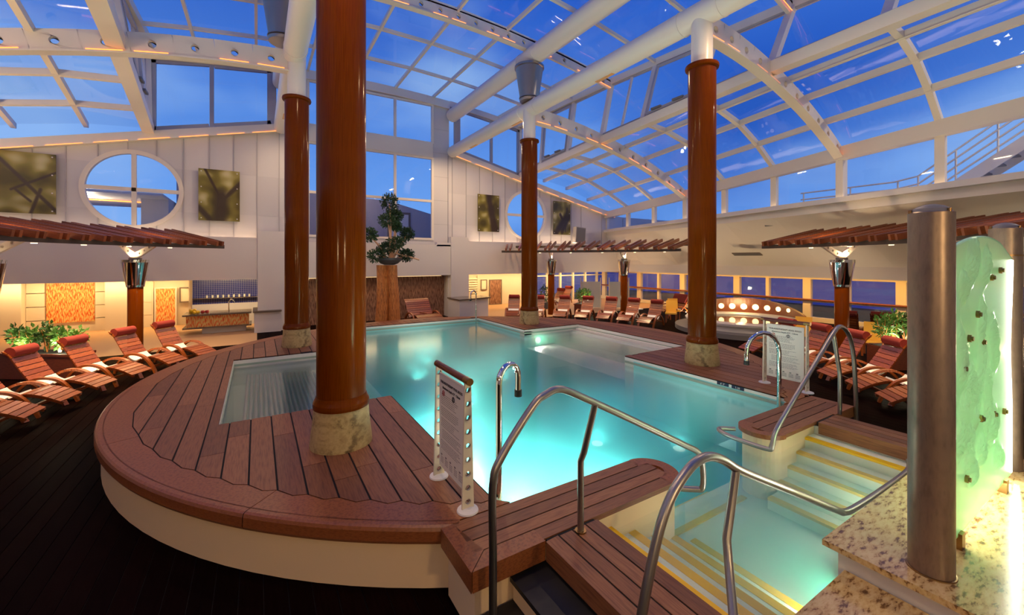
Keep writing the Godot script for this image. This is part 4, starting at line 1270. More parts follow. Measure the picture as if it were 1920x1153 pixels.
# ---------------------------------------------------------------- rails, spouts, signs
func rails() -> void:
	var r := 0.031
	# near-left rail over the outer steps
	var t := thing("handrail", "steel handrail arching over the dark steps, ending round the left bridge tip", "handrail", Vector3.ZERO, 0, "pool entry handrails")
	var z := -2.72
	var s := mk()
	tube(s, bez([Vector3(1.5, -0.4, z), Vector3(1.5, 0.2, z), Vector3(1.5, 0.72, z), Vector3(1.58, 0.92, z), Vector3(1.86, 1.24, z), Vector3(1.98, 1.31, z), Vector3(2.14, 1.33, z), Vector3(2.42, 1.2, z), Vector3(2.9, 0.95, z), Vector3(3.7, 0.52, z), Vector3(3.98, 0.36, z), Vector3(4.05, 0.2, z), Vector3(4.05, -0.02, z), Vector3(4.0, -0.06, z - 0.06), Vector3(3.72, -0.06, z - 0.3)], 6), r, 14)
	put(t, "bent_rail", s, M.steel_rail)
	s = mk()
	tube(s, [Vector3(2.44, 0.0, z - 0.1), Vector3(2.44, 0.62, z - 0.1), Vector3(2.46, 0.7, z - 0.08), Vector3(2.52, 1.14, z)], r * 0.93, 14)
	put(t, "support_post", s, M.steel_rail)
	s = mk(); lathe(s, [Vector2(0.0, 0.0), Vector2(0.05, 0.0), Vector2(0.05, 0.012), Vector2(0, 0.012)], 20, Vector3(2.44, 0, z - 0.1)); put(t, "floor_flange", s, M.brass)
	# near-centre rail running down to the granite block and along it
	t = thing("handrail", "nearest thick steel handrail sloping down to the granite block", "handrail", Vector3.ZERO, 0, "pool entry handrails")
	z = -1.72
	s = mk()
	tube(s, bez([Vector3(1.92, -0.4, z), Vector3(1.93, 0.1, z), Vector3(2.08, 0.62, z), Vector3(2.22, 0.88, z), Vector3(2.42, 1.03, z), Vector3(2.6, 1.06, z), Vector3(2.78, 1.0, z), Vector3(3.05, 0.84, z), Vector3(3.9, 0.42, z), Vector3(4.62, 0.06, z), Vector3(4.74, 0.01, z), Vector3(4.9, 0.0, z + 0.02), Vector3(5.5, 0.0, z + 0.04), Vector3(6.3, 0.0, z + 0.04), Vector3(6.5, 0.05, z)], 6), r, 14)
	put(t, "bent_rail", s, M.steel_rail)
	s = mk()
	tube(s, [Vector3(2.5, 0.0, -1.45), Vector3(2.72, 0.2, -1.62), Vector3(2.84, 0.42, z), Vector3(2.96, 0.9, z)], r * 0.95, 14)
	put(t, "support_post", s, M.steel_rail)
	# far rail on the right bridge
	t = thing("handrail", "steel handrail on the far bridge, looping round its rounded tip", "handrail", Vector3.ZERO, 0, "pool entry handrails")
	z = -2.85
	s = mk()
	tube(s, bez([Vector3(8.35, -0.4, z), Vector3(8.3, 0.3, z), Vector3(8.22, 0.85, z), Vector3(8.05, 1.2, z), Vector3(7.75, 1.36, z), Vector3(7.5, 1.28, z), Vector3(7.1, 1.02, z), Vector3(6.2, 0.42, z), Vector3(5.82, 0.15, z), Vector3(5.72, -0.02, z), Vector3(5.7, -0.08, z - 0.06), Vector3(5.62, -0.06, z - 0.5), Vector3(5.7, -0.05, z - 0.72), Vector3(5.9, -0.05, z - 0.6)], 6), r, 14)
	put(t, "bent_rail", s, M.steel_rail)
	s = mk()
	tube(s, [Vector3(7.72, 0.0, z), Vector3(7.72, 0.62, z), Vector3(7.68, 0.75, z), Vector3(7.5, 1.26, z)], r * 0.93, 14)
	put(t, "support_post", s, M.steel_rail)
	# water spouts
	var sp := [[2.1, -3.68, 0.35, 1.32, 0.32, "chrome swan-neck water spout beside the near sign", 0.033], [7.82, -3.78, PI - 0.35, 0.98, 0.66, "chrome swan-neck water spout in front of the right sign", 0.036], [7.6, -15.2, 0.5 + PI, 1.05, 0.38, "thin chrome swan-neck spout at the far corner of the pool", 0.028]]
	for q in sp:
		t = thing("water_spout", q[5], "water spout", Vector3(q[0], -0.2 if q[1] > -14 else -0.1, q[1]), q[2], "swan-neck water spouts")
		var h: float = q[3]; var w: float = q[4]
		var pts := [Vector3(0, -0.1, 0), Vector3(0, h * 0.5, 0), Vector3(0, h, 0)]
		for k in 9:
			var a := PI - PI * 1.02 * k / 8
			pts.append(Vector3(w / 2 + cos(a) * w / 2, h + sin(a) * w * 0.5 + 0.02, 0))
		pts.append(Vector3(w, h - 0.14, 0))
		s = mk(); tube(s, pts, q[6], 14); put(t, "bent_pipe", s, M.chrome)
		s = mk(); tube(s, [Vector3(w, h - 0.12, 0), Vector3(w, h - 0.19, 0)], q[6] + 0.008, 14); put(t, "nozzle", s, M.black)
func sign_texture() -> ImageTexture:
	var im := Image.create_empty(256, 448, false, Image.FORMAT_RGB8)
	im.fill(g8(232, 226, 212))
	var ink := g8(120, 112, 106)
	var r := RandomNumberGenerator.new()
	r.seed = 4
	for row in 30:
		if row in [6, 12, 18, 24]: continue
		var y := 92 + row * 9
		var x := 18 + (16 if row > 18 and row < 24 else 0)
		var stop := r.randi_range(150, 236)
		while x < stop:
			var w := r.randi_range(5, 16)
			im.fill_rect(Rect2i(x, y, mini(w, stop - x), 3), ink)
			x += w + 3
	for k in 5:
		im.fill_rect(Rect2i(18 + k * 47, 384, 14, 8), g8(90, 80, 76))
		for j in 4: im.fill_rect(Rect2i(14 + k * 47, 398 + j * 8, 32, 3), ink)
	return ImageTexture.create_from_image(im)
func signs() -> void:
	var face := mat("sign_face", Color.WHITE, 0.35)
	face.albedo_texture = sign_texture()
	mat("sign_ink", g8(38, 34, 40), 0.6)
	mat("sign_red", g8(176, 40, 34), 0.6)
	for k in 2:
		var x := 1.72 if k == 0 else 8.47
		var z0 := -4.36; var z1 := -3.62
		var t := thing("pool_rules_sign", ["pool rules sign on holed posts, beside the near spout on the dark deck" , "pool rules sign standing before the loungers on the right deck"][k], "sign", Vector3(x, 0, (z0 + z1) / 2), 0, "pool rules signs")
		var hw := (z1 - z0) / 2
		var H := 1.24
		# board: face looks to -x, its left end far away
		var s := SurfaceTool.new()
		s.begin(Mesh.PRIMITIVE_TRIANGLES)
		var fa := [Vector3(-0.012, 1.16, -hw + 0.05), Vector3(-0.012, 1.16, hw - 0.05), Vector3(-0.012, 0.16, hw - 0.05), Vector3(-0.012, 0.16, -hw + 0.05)]
		var uv := [Vector2(0, 0), Vector2(1, 0), Vector2(1, 1), Vector2(0, 1)]
		for i in [0, 1, 2, 0, 2, 3]:
			s.set_normal(Vector3(-1, 0, 0)); s.set_uv(uv[i]); s.add_vertex(fa[i])
		part(t, "printed_face", s.commit(), face)
		s = mk(); span(s, -0.0115, 0.01, 0.155, 1.165, -hw + 0.045, hw - 0.045); put(t, "board", s, M.cream)
		for line in [["THALASSOTHERAPY POOL RULES", 1.085, 0.00225], ["Maximum Depth 4'2\" - 126cm", 1.03, 0.0020]]:
			var tm := TextMesh.new()
			tm.text = line[0]; tm.font_size = 16; tm.pixel_size = line[2]; tm.depth = 0.002
			part(t, "lettering", tm, M.sign_ink, Transform3D(Basis(Vector3.UP, -PI / 2), Vector3(-0.014, line[1], 0)))
		for e in [[-0.2, 0.97, "sign_red"], [0.06, 0.97, "sign_ink"]]:
			s = mk()
			var ring := []
			for q in 17: ring.append(Vector3(-0.014, e[1] + sin(TAU * q / 16) * 0.026, e[0] + cos(TAU * q / 16) * 0.026))
			tube(s, ring, 0.004, 5)
			tube(s, [Vector3(-0.014, e[1] + 0.02, e[0] + (0.018 if e[0] < 0 else 0.0)), Vector3(-0.014, e[1] - 0.02, e[0] - (0.018 if e[0] < 0 else 0.0))], 0.004, 5)
			put(t, "symbol", s, M[e[2]])
		for sd in [-1, 1]:
			var cen := []; var half := []
			for q in 10:
				cen.append(Vector3(0, 0.02 + 1.2 * q / 9.0, sd * hw)); half.append(lerpf(0.062, 0.032, q / 9.0))
			s = mk()
			holed(s, cen, half, Vector3(0, 0, 0.022), 0.026)
			put(t, "holed_post", s, M.cream)
			s = mk(); lathe(s, [Vector2(0, 0), Vector2(0.105, 0), Vector2(0.1, 0.014), Vector2(0.04, 0.03), Vector2(0, 0.03)], 24, Vector3(0, 0, sd * hw)); put(t, "round_foot", s, M.white)
		s = mk(); tube(s, [Vector3(0, H, -hw - 0.05), Vector3(0, H, hw + 0.05)], 0.034, 16); put(t, "top_bar", s, M.planter)
		s = mk(); tube(s, [Vector3(0, H, hw - 0.05), Vector3(0, H, hw + 0.056)], 0.036, 16); tube(s, [Vector3(0, H, -hw - 0.056), Vector3(0, H, -hw + 0.0)], 0.036, 16); put(t, "end_cap", s, M.brass)

# ---------------------------------------------------------------- granite block with the lit glass screen
func granite_block() -> void:
	var t := thing("granite_plinth", "speckled granite-topped white plinth under the glass screen", "plinth")
	var s := mk()
	span(s, 3.9, 7.4, 0.095, 0.14, -1.56, 1.6)
	put(t, "granite_top", s, M.granite)
	s = mk(); span(s, 3.98, 7.32, -1.3, 0.096, -1.48, 1.6); put(t, "plinth_body", s, M.white)
	t = thing("granite_step", "lower granite slab beside the plinth at the water's edge", "step")
	s = mk(); span(s, 2.72, 3.96, -0.09, -0.05, -1.43, 1.6); put(t, "granite_top", s, M.granite)
	s = mk(); span(s, 2.8, 3.96, -1.3, -0.09, -1.38, 1.6); put(t, "step_body", s, M.pool_white)
	for k in 2:
		var x := 4.19 if k == 0 else 6.98
		var z := -0.99 if k == 0 else -1.06
		var p := thing("metal_pillar", ["wide brushed metal pillar in the right foreground, before the glass screen", "brushed metal pillar at the right edge behind the glass screen"][k], "pillar", Vector3(x, 0.14, z), 0, "brushed metal pillars")
		s = mk(); lathe(s, [Vector2(0.126, 0), Vector2(0.126, 2.6), Vector2(0.11, 2.61)], 40); put(p, "shaft", s, M.pillar_metal)
		s = mk(); lathe(s, [Vector2(0.118, 2.6), Vector2(0.1, 2.63), Vector2(0.07, 2.65), Vector2(0.03, 2.662), Vector2(0, 2.665)], 32); put(p, "dome_cap", s, M.grey)
		for q in 3:
			s = mk(); lathe(s, [Vector2(0.012, 2.6), Vector2(0.012, 2.625), Vector2(0, 2.63)], 10, Vector3(cos(q * 2.1 + 2.0) * 0.117, 0, sin(q * 2.1 + 2.0) * 0.117)); put(p, "cap_bolt", s, M.brass)
		s = mk()
		if k == 1: lathe(s, [Vector2(0.128, 2.3), Vector2(0.132, 2.3), Vector2(0.132, 2.315), Vector2(0.128, 2.315)], 40)
		else: lathe(s, [Vector2(0.127, 0.0), Vector2(0.137, 0.0), Vector2(0.135, 0.008), Vector2(0.127, 0.01)], 40)
		put(p, "seam_ring", s, M.brass)
	# carved glass screen
	var g := thing("glass_screen", "glowing green carved glass screen between the two metal pillars", "glass screen")
	var gm := mat("green_glass", g8(202, 242, 214), 0.22)
	gm.backlight_enabled = true; gm.backlight = Color(0.8, 0.95, 0.8)
	gm.clearcoat_enabled = true; gm.clearcoat = 0.6; gm.clearcoat_roughness = 0.1
	var nx := 90; var ny := 110
	var shapes := [[0.62, 2.25, 0.17, 0.26, 0.5], [0.36, 2.05, 0.12, 0.14, -0.4], [0.9, 1.75, 0.09, 0.22, 0.2], [0.86, 1.35, 0.1, 0.3, 0.3], [0.6, 1.15, 0.2, 0.34, -0.5], [0.3, 0.95, 0.14, 0.3, 0.4], [0.5, 0.85, 0.17, 0.24, 0.6], [1.08, 1.05, 0.1, 0.4, 0.1], [0.9, 0.62, 0.16, 0.14, 0.8], [0.5, 0.62, 0.1, 0.12, 0.2], [0.62, 0.5, 0.14, 0.12, 0.0], [1.3, 0.75, 0.16, 0.2, 0.7], [1.35, 1.5, 0.13, 0.3, -0.3], [1.05, 2.2, 0.12, 0.2, 0.3], [0.3, 1.5, 0.12, 0.3, -0.2], [1.5, 0.4, 0.2, 0.12, 0.2]]
	var hgt := func(u: float, v: float) -> float:
		var h := 0.0
		for q in shapes:
			var d := Vector2(u - q[0], v - q[1]).rotated(q[4])
			var e := Vector2(d.x / q[2], d.y / q[3]).length()
			if e < 1.0: h += (1.0 - e * e * e) * (0.022 + 0.016 * sin((d.x + 0.9 * d.y * d.y / q[3]) * 120.0))
		return h
	var X := func(i: int) -> float: return 2.06 * i / nx
	var rt := func(v: float) -> float: return 2.1 + 0.06 * sin(v * 3.1 + 0.6) * clampf((v - 0.7) * 2, 0, 1)
	var tp := func(u: float) -> float: return 2.34 + 0.13 * sin(u / 2.06 * PI) - 0.12 * clampf(u - 1.6, 0, 1)
	s = mk()
	s.set_smooth_group(0)
	var P := func(i: int, j: int, f: float) -> Vector3:
		var v0: float = 0.1 + 2.2 * j / ny
		var u: float = rt.call(v0) * i / nx
		var v: float = 0.1 + (tp.call(u) - 0.1) * j / ny
		return Vector3(4.44 + u, 0.14 + v, -0.96 + (0.012 + hgt.call(u, v) if f > 0 else -0.012))
	var grid := []
	for i in nx + 1:
		var c := []
		for j in ny + 1: c.append(P.call(i, j, 1.0))
		grid.append(c)
	for i in nx:
		for j in ny: quad(s, grid[i][j], grid[i + 1][j], grid[i + 1][j + 1], grid[i][j + 1])
	for i in range(0, nx, 3):
		for j in range(0, ny, 5):
			quad(s, P.call(i + 3, j, -1.0), P.call(i, j, -1.0), P.call(i, j + 5, -1.0), P.call(i + 3, j + 5, -1.0))
	for j in ny:
		quad(s, P.call(nx, j, 1.0), P.call(nx, j, -1.0), P.call(nx, j + 1, -1.0), P.call(nx, j + 1, 1.0))
		quad(s, P.call(0, j, -1.0), P.call(0, j, 1.0), P.call(0, j + 1, 1.0), P.call(0, j + 1, -1.0))
	for i in nx:
		quad(s, P.call(i, ny, 1.0), P.call(i + 1, ny, 1.0), P.call(i + 1, ny, -1.0), P.call(i, ny, -1.0))
		quad(s, P.call(i, 0, -1.0), P.call(i + 1, 0, -1.0), P.call(i + 1, 0, 1.0), P.call(i, 0, 1.0))
	put(g, "carved_glass", s, gm)
	for q in [[0.5, 1.62], [0.75, 1.8], [0.32, 1.4], [1.22, 2.1], [1.55, 2.16], [0.42, 0.5], [0.62, 0.92], [0.85, 0.9], [1.3, 0.85], [1.7, 0.8], [0.9, 1.55]]:
		s = mk()
		tube(s, [Vector3(4.44 + q[0], 0.14 + q[1], -0.965), Vector3(4.44 + q[0], 0.14 + q[1], -0.928)], 0.03, 16)
		tube(s, [Vector3(4.44 + q[0], 0.14 + q[1], -0.93), Vector3(4.44 + q[0], 0.14 + q[1], -0.915)], 0.018, 12)
		put(g, "stud", s, M.brass)
	s = mk()
	for x in [4.7, 6.2]: box(s, Vector3(x, 0.2, -0.96), Vector3(0.08, 0.13, 0.07))
	put(g, "base_clamp", s, M.brass)
	var lt := thing("screen_light", "bright upright light strip at the far edge of the glass screen", "light")
	s = mk(); span(s, 6.66, 6.7, 0.22, 2.42, -1.02, -0.98)
	put(lt, "light_strip", s, glow("screen_glow", Color(1.0, 0.97, 0.86), 9.0))
	area(lt, Vector3(6.645, 1.3, -0.935), Vector3(-1, 0, 0.0), 0.03, 2.2, Color(0.97, 1.0, 0.88), 1.3)
	area(lt, Vector3(5.65, 0.22, -1.2), Vector3(0, 1, 0.55), 1.6, 0.08, Color(0.98, 1.0, 0.9), 19.0)  # unseen strip behind the glass, placed to light it from below
	s = mk(); span(s, 4.85, 6.5, 0.141, 0.18, -1.24, -1.18); put(lt, "unseen_base_strip", s, M.screen_glow)

# ---------------------------------------------------------------- plants
func leafy(s: SurfaceTool, c: Vector3, r: Vector3, n: int, size: float, shell := 0.6) -> void:
	for k in n:
		var d := Vector3(rng.randfn(), rng.randfn(), rng.randfn()).normalized()
		var q := c + d * r * lerpf(shell, 1.0, rng.randf())
		var a := (d + Vector3(rng.randfn(), rng.randfn() + 0.4, rng.randfn()) * 0.5).normalized()
		var b := a.cross(Vector3(rng.randfn(), rng.randfn(), rng.randfn())).normalized()
		var l := size * rng.randf_range(0.7, 1.3)
		var n2 := a.cross(b) * l * 0.15
		tri(s, q, q + a * l * 0.5 + b * l * 0.28 + n2, q + a * l)
		tri(s, q, q + a * l, q + a * l * 0.5 - b * l * 0.28 + n2)
func shrub(at: Vector3, h: float, label: String, group: String, i: int) -> void:
	var t := thing("shrub", label, "shrub", at, 0, group)
	var s := mk()
	for k in 5:
		var a := k * 1.26 + i
		tube(s, [Vector3(0, 0, 0), Vector3(cos(a) * 0.08, h * 0.5, sin(a) * 0.08), Vector3(cos(a) * 0.16, h * 0.85, sin(a) * 0.16)], 0.012, 5, 0.006)
	put(t, "stem", s, M.bark)
	s = mk()
	leafy(s, Vector3(0, h * 0.62, 0), Vector3(0.2, h * 0.42, 0.2), 170, 0.12, 0.25)
	put(t, "foliage", s, M["leaf%d" % (i % 3)])
func planter(at: Vector3, turn: float, length: float, n: int, lab: String, where: String, h := 0.5) -> void:
	var t := thing("planter_box", lab, "planter", at, turn, "timber planter boxes")
	var s := mk()
	box(s, Vector3(0, 0.33, 0), Vector3(length, 0.62, 0.5)); put(t, "timber_box", s, M.planter)
	s = mk(); box(s, Vector3(0, 0.645, 0), Vector3(length - 0.06, 0.02, 0.44)); put(t, "soil", s, M.caulk)
	s = mk()
	for z in [-0.26, 0.26]: box(s, Vector3(0, 0.63, z), Vector3(length + 0.04, 0.06, 0.04))
	put(t, "rim", s, M.planter)
	var gl: StandardMaterial3D = M.get("plant_lamp") if M.has("plant_lamp") else glow("plant_lamp", Color(1, 0.98, 0.85), 8.0)
	for k in n:
		var x := lerpf(-length / 2 + 0.22, length / 2 - 0.22, k / maxf(n - 1, 1))
		var p := Basis(Vector3.UP, turn) * Vector3(x, 0.655, 0.0) + at
		shrub(p, h * rng.randf_range(0.85, 1.2), ["first", "second", "third", "fourth", "fifth"][k] + " leafy green shrub from the left in the planter " + where, "shrubs in the planter " + where, k)
	for k in 2:
		var x := (k - 0.5) * length * 0.5
		s = mk(); lathe(s, [Vector2(0, 0.68), Vector2(0.03, 0.69), Vector2(0.03, 0.73), Vector2(0, 0.74)], 10, Vector3(x, 0, 0.12)); put(t, "spot_lamp", s, gl)
		lamp(t, Vector3(x, 0.9, 0.2), Color(1.0, 0.96, 0.8), 0.55, 0.1)
func plants() -> void:
	planter(Vector3(-4.55, FL, -15.2), -0.62, 2.0, 5, "long timber planter box behind the left loungers", "behind the left loungers", 0.62)
	planter(Vector3(15.35, FL, -17.5), 0.6, 2.0, 4, "timber planter box behind the far lounger row", "behind the far loungers", 0.75)
	planter(Vector3(15.1, FL, -4.2), -0.5, 1.4, 4, "dark timber planter box beside the right loungers", "beside the right loungers", 0.8)
	# tall split log pedestal and cloud-pruned tree
	var t := thing("log_pedestal", "tall pedestal of two split tree trunks behind the pool", "pedestal", Vector3(CX - 0.15, FL, -17.9))
	for k in 2:
		var s := mk()
		var n := 18
		s.set_smooth_group(0)
		var c := [Vector3(-0.25, 0, -0.04), Vector3(0.22, 0, 0.08)]
		var rows := 9
		var ring := []
		for j in rows:
			var rr := []
			var v := j / (rows - 1.0)
			for i in n:
				var a := TAU * i / n
				var rad: float = lerpf(0.23, 0.21, v) * (1.0 + 0.16 * sin(3 * a + k * 2 + v * 1.5) + 0.08 * sin(7 * a + v * 4))
				rr.append(c[k] + Vector3(cos(a) * rad * 1.1 + (0.06 * sin(v * 2.6) if k == 0 else -0.09 * v + 0.05), v * 2.77, sin(a) * rad))
			ring.append(rr)
		for j in rows - 1:
			for i in n:
				var i2 := (i + 1) % n
				quad(s, ring[j][i2], ring[j][i], ring[j + 1][i], ring[j + 1][i2])
		s.set_smooth_group(-1)
		for i in n:
			tri(s, c[k] + Vector3(0.0, 2.77, 0), ring[rows - 1][(i + 1) % n], ring[rows - 1][i])
		put(t, "trunk_half", s, M.bark)
	var b := thing("bonsai_tree", "cloud-pruned bonsai tree in a grey bowl on the log pedestal", "tree", Vector3(CX - 0.05, FL + 2.78, -17.9))
	var s := mk()
	lathe(s, [Vector2(0, 0), Vector2(0.2, 0.0), Vector2(0.36, 0.06), Vector2(0.52, 0.2), Vector2(0.56, 0.3), Vector2(0.52, 0.3), Vector2(0.45, 0.22), Vector2(0, 0.2)], 32)
	put(b, "bowl", s, M.pot)
	var balls := [[0.0, 2.65, 0.36, 0.4], [-0.06, 1.9, 0.42, 0.32], [0.28, 2.1, 0.28, 0.26], [-0.85, 1.25, 0.34, 0.3], [0.78, 1.35, 0.3, 0.28], [0.28, 0.95, 0.4, 0.26], [-0.1, 0.72, 0.42, 0.22], [-0.5, 0.4, 0.42, 0.3], [0.72, 0.42, 0.34, 0.26], [0.3, 1.65, 0.2, 0.2]]
	for q in balls:
		s = mk()
		tube(s, bez([Vector3(q[0] * 0.15, 0.2, 0), Vector3(q[0] * 0.5 + 0.05, q[1] * 0.5 + 0.1, 0.06), Vector3(q[0], q[1], 0)], 4), 0.05, 8, 0.025)
		put(b, "branch", s, M.branch)
	s = mk(); tube(s, [Vector3(0.2, 0.5, 0.1), Vector3(0.8, 0.35, 0.2), Vector3(1.25, 0.22, 0.2)], 0.035, 8); put(b, "branch", s, M.branch)
	for i in balls.size():
		var q: Array = balls[i]
		s = mk()
		leafy(s, Vector3(q[0], q[1], 0), Vector3(q[2], q[3], q[2]), 620, 0.1, 0.35)
		put(b, "leaf_cluster", s, M.topiary if i % 2 == 0 else M.topiary_b)

# ---------------------------------------------------------------- wall art and small fittings
func art_texture(kind: int) -> ImageTexture:
	var w := 128; var h := 192
	var im := Image.create_empty(w, h, false, Image.FORMAT_RGB8)
	var n := FastNoiseLite.new()
	n.seed = 60 + kind; n.frequency = 0.011; n.fractal_octaves = 2
	var a := g8(78, 68, 24); var b := g8(160, 148, 64); var c := g8(206, 196, 164); var dk := g8(58, 44, 32)
	var trunks: Array = [[[0.0, 0.0, 1.0, 0.95, 0.03], [0.6, 1.0, 0.75, 0.6, 0.03], [0.6, 0.8, 0.35, 0.6, 0.02], [0.3, 0.62, 1.0, 0.3, 0.02]], [[0.5, 1.0, 0.55, 0.55, 0.17], [0.55, 0.6, 0.15, 0.0, 0.03], [0.55, 0.6, 1.0, 0.25, 0.05], [0.0, 0.75, 0.3, 1.0, 0.06]],
		[[0.5, 0.0, 0.75, 1.0, 0.13], [0.6, 0.35, 0.85, 1.0, 0.14]], [[0.1, 1.0, 0.7, 0.5, 0.12], [0.5, 0.9, 0.9, 0.45, 0.09], [0.4, 0.4, 0.7, 0.7, 0.06], [0.7, 0.9, 0.8, 0.2, 0.03]]][kind]
	for y in h:
		for x in w:
			var p := Vector2(float(x) / w, float(y) / h)
			var v := n.get_noise_2d(x, y) * 0.9 + 0.42
			var col := a.lerp(b, clampf(v, 0, 1)).lerp(c, clampf(v * 1.6 - 0.95, 0, 1))
			var m := 0.0
			for t in trunks:
				var q := Geometry2D.get_closest_point_to_segment(p, Vector2(t[0], t[1]), Vector2(t[2], t[3]))
				m = maxf(m, clampf(1.4 - p.distance_to(q) / t[4], 0, 1))
			im.set_pixel(x, y, col.lerp(dk, clampf(m, 0, 0.9)))
	return ImageTexture.create_from_image(im)
func wall_art() -> void:
	var xs := [[-7.45, -5.93], [-1.98, -0.61], [10.36, 11.72], [15.55, 16.91]]
	var lab := ["branch photograph panel cut off by the left edge of the photo", "forked trunk photograph panel right of the left round window", "leaning trunk photograph panel left of the far round window", "dark foliage photograph panel right of the far round window"]
	for k in 4:
		var x0: float = xs[k][0]; var x1: float = xs[k][1]
		var t := thing("photo_panel", lab[k], "picture", Vector3((x0 + x1) / 2, 5.0, BULK + 0.17), 0, "nature photograph panels")
		var hw := (x1 - x0) / 2
		var m := mat("art%d" % k, Color.WHITE, 0.25)
		m.albedo_texture = art_texture(k)
		var s := SurfaceTool.new()
		s.begin(Mesh.PRIMITIVE_TRIANGLES)
		var fa := [Vector3(-hw, 1.03, 0.016), Vector3(hw, 1.03, 0.016), Vector3(hw, -1.03, 0.016), Vector3(-hw, -1.03, 0.016)]
		var uv := [Vector2(0, 0), Vector2(1, 0), Vector2(1, 1), Vector2(0, 1)]
		for i in [0, 1, 2, 0, 2, 3]:
			s.set_normal(Vector3(0, 0, 1)); s.set_uv(uv[i]); s.add_vertex(fa[i])
		part(t, "print", s.commit(), m)
		s = mk(); box(s, Vector3.ZERO, Vector3(hw * 2, 2.06, 0.03)); put(t, "board", s, M.grey)
		for q in 8:
			s = mk()
			var p := Vector3((-1 if q % 2 == 0 else 1) * (hw - 0.09), -0.93 + 0.62 * (q / 2), 0)
			tube(s, [p, p + Vector3(0, 0, 0.03)], 0.022, 8)
			put(t, "fixing_stud", s, M.white)
		s = mk()
		for q in [[-1, -1], [1, -1], [-1, 1], [1, 1]]: box(s, Vector3(q[0] * (hw - 0.12), q[1] * 0.85, -0.06), Vector3(0.06, 0.06, 0.12))
		put(t, "wall_spacer", s, M.grey)
	var sp := thing("loudspeaker", "grey wall loudspeaker on the ledge right of the far round window", "loudspeaker", Vector3(17.45, 3.41, -20.3))
	var s := mk(); box(s, Vector3(0, 0.55, 0), Vector3(0.8, 1.0, 0.3), Basis(Vector3(0, 0, 1), -0.08)); put(sp, "cabinet", s, M.speaker)
	s = mk(); box(s, Vector3(0, 0.55, 0.155), Vector3(0.7, 0.9, 0.02), Basis(Vector3(0, 0, 1), -0.08)); put(sp, "grille", s, M.grey)
	s = mk(); box(s, Vector3(0, 0.05, 0), Vector3(0.12, 0.12, 0.12)); put(sp, "bracket", s, M.grey)
	# air grille in the sloping soffit
	var v := thing("air_vent", "brown slotted air vent in the white sloping soffit", "vent", Vector3(19.35, 2.66, -10.75), 0)
	v.rotation.z = -0.43
	s = mk(); box(s, Vector3.ZERO, Vector3(0.28, 0.03, 1.3)); put(v, "vent_frame", s, M.vent)
	for k in 4:
		s = mk(); box(s, Vector3(-0.09 + 0.06 * k, -0.02, 0), Vector3(0.03, 0.02, 1.24)); put(v, "vent_slat", s, M.grey)

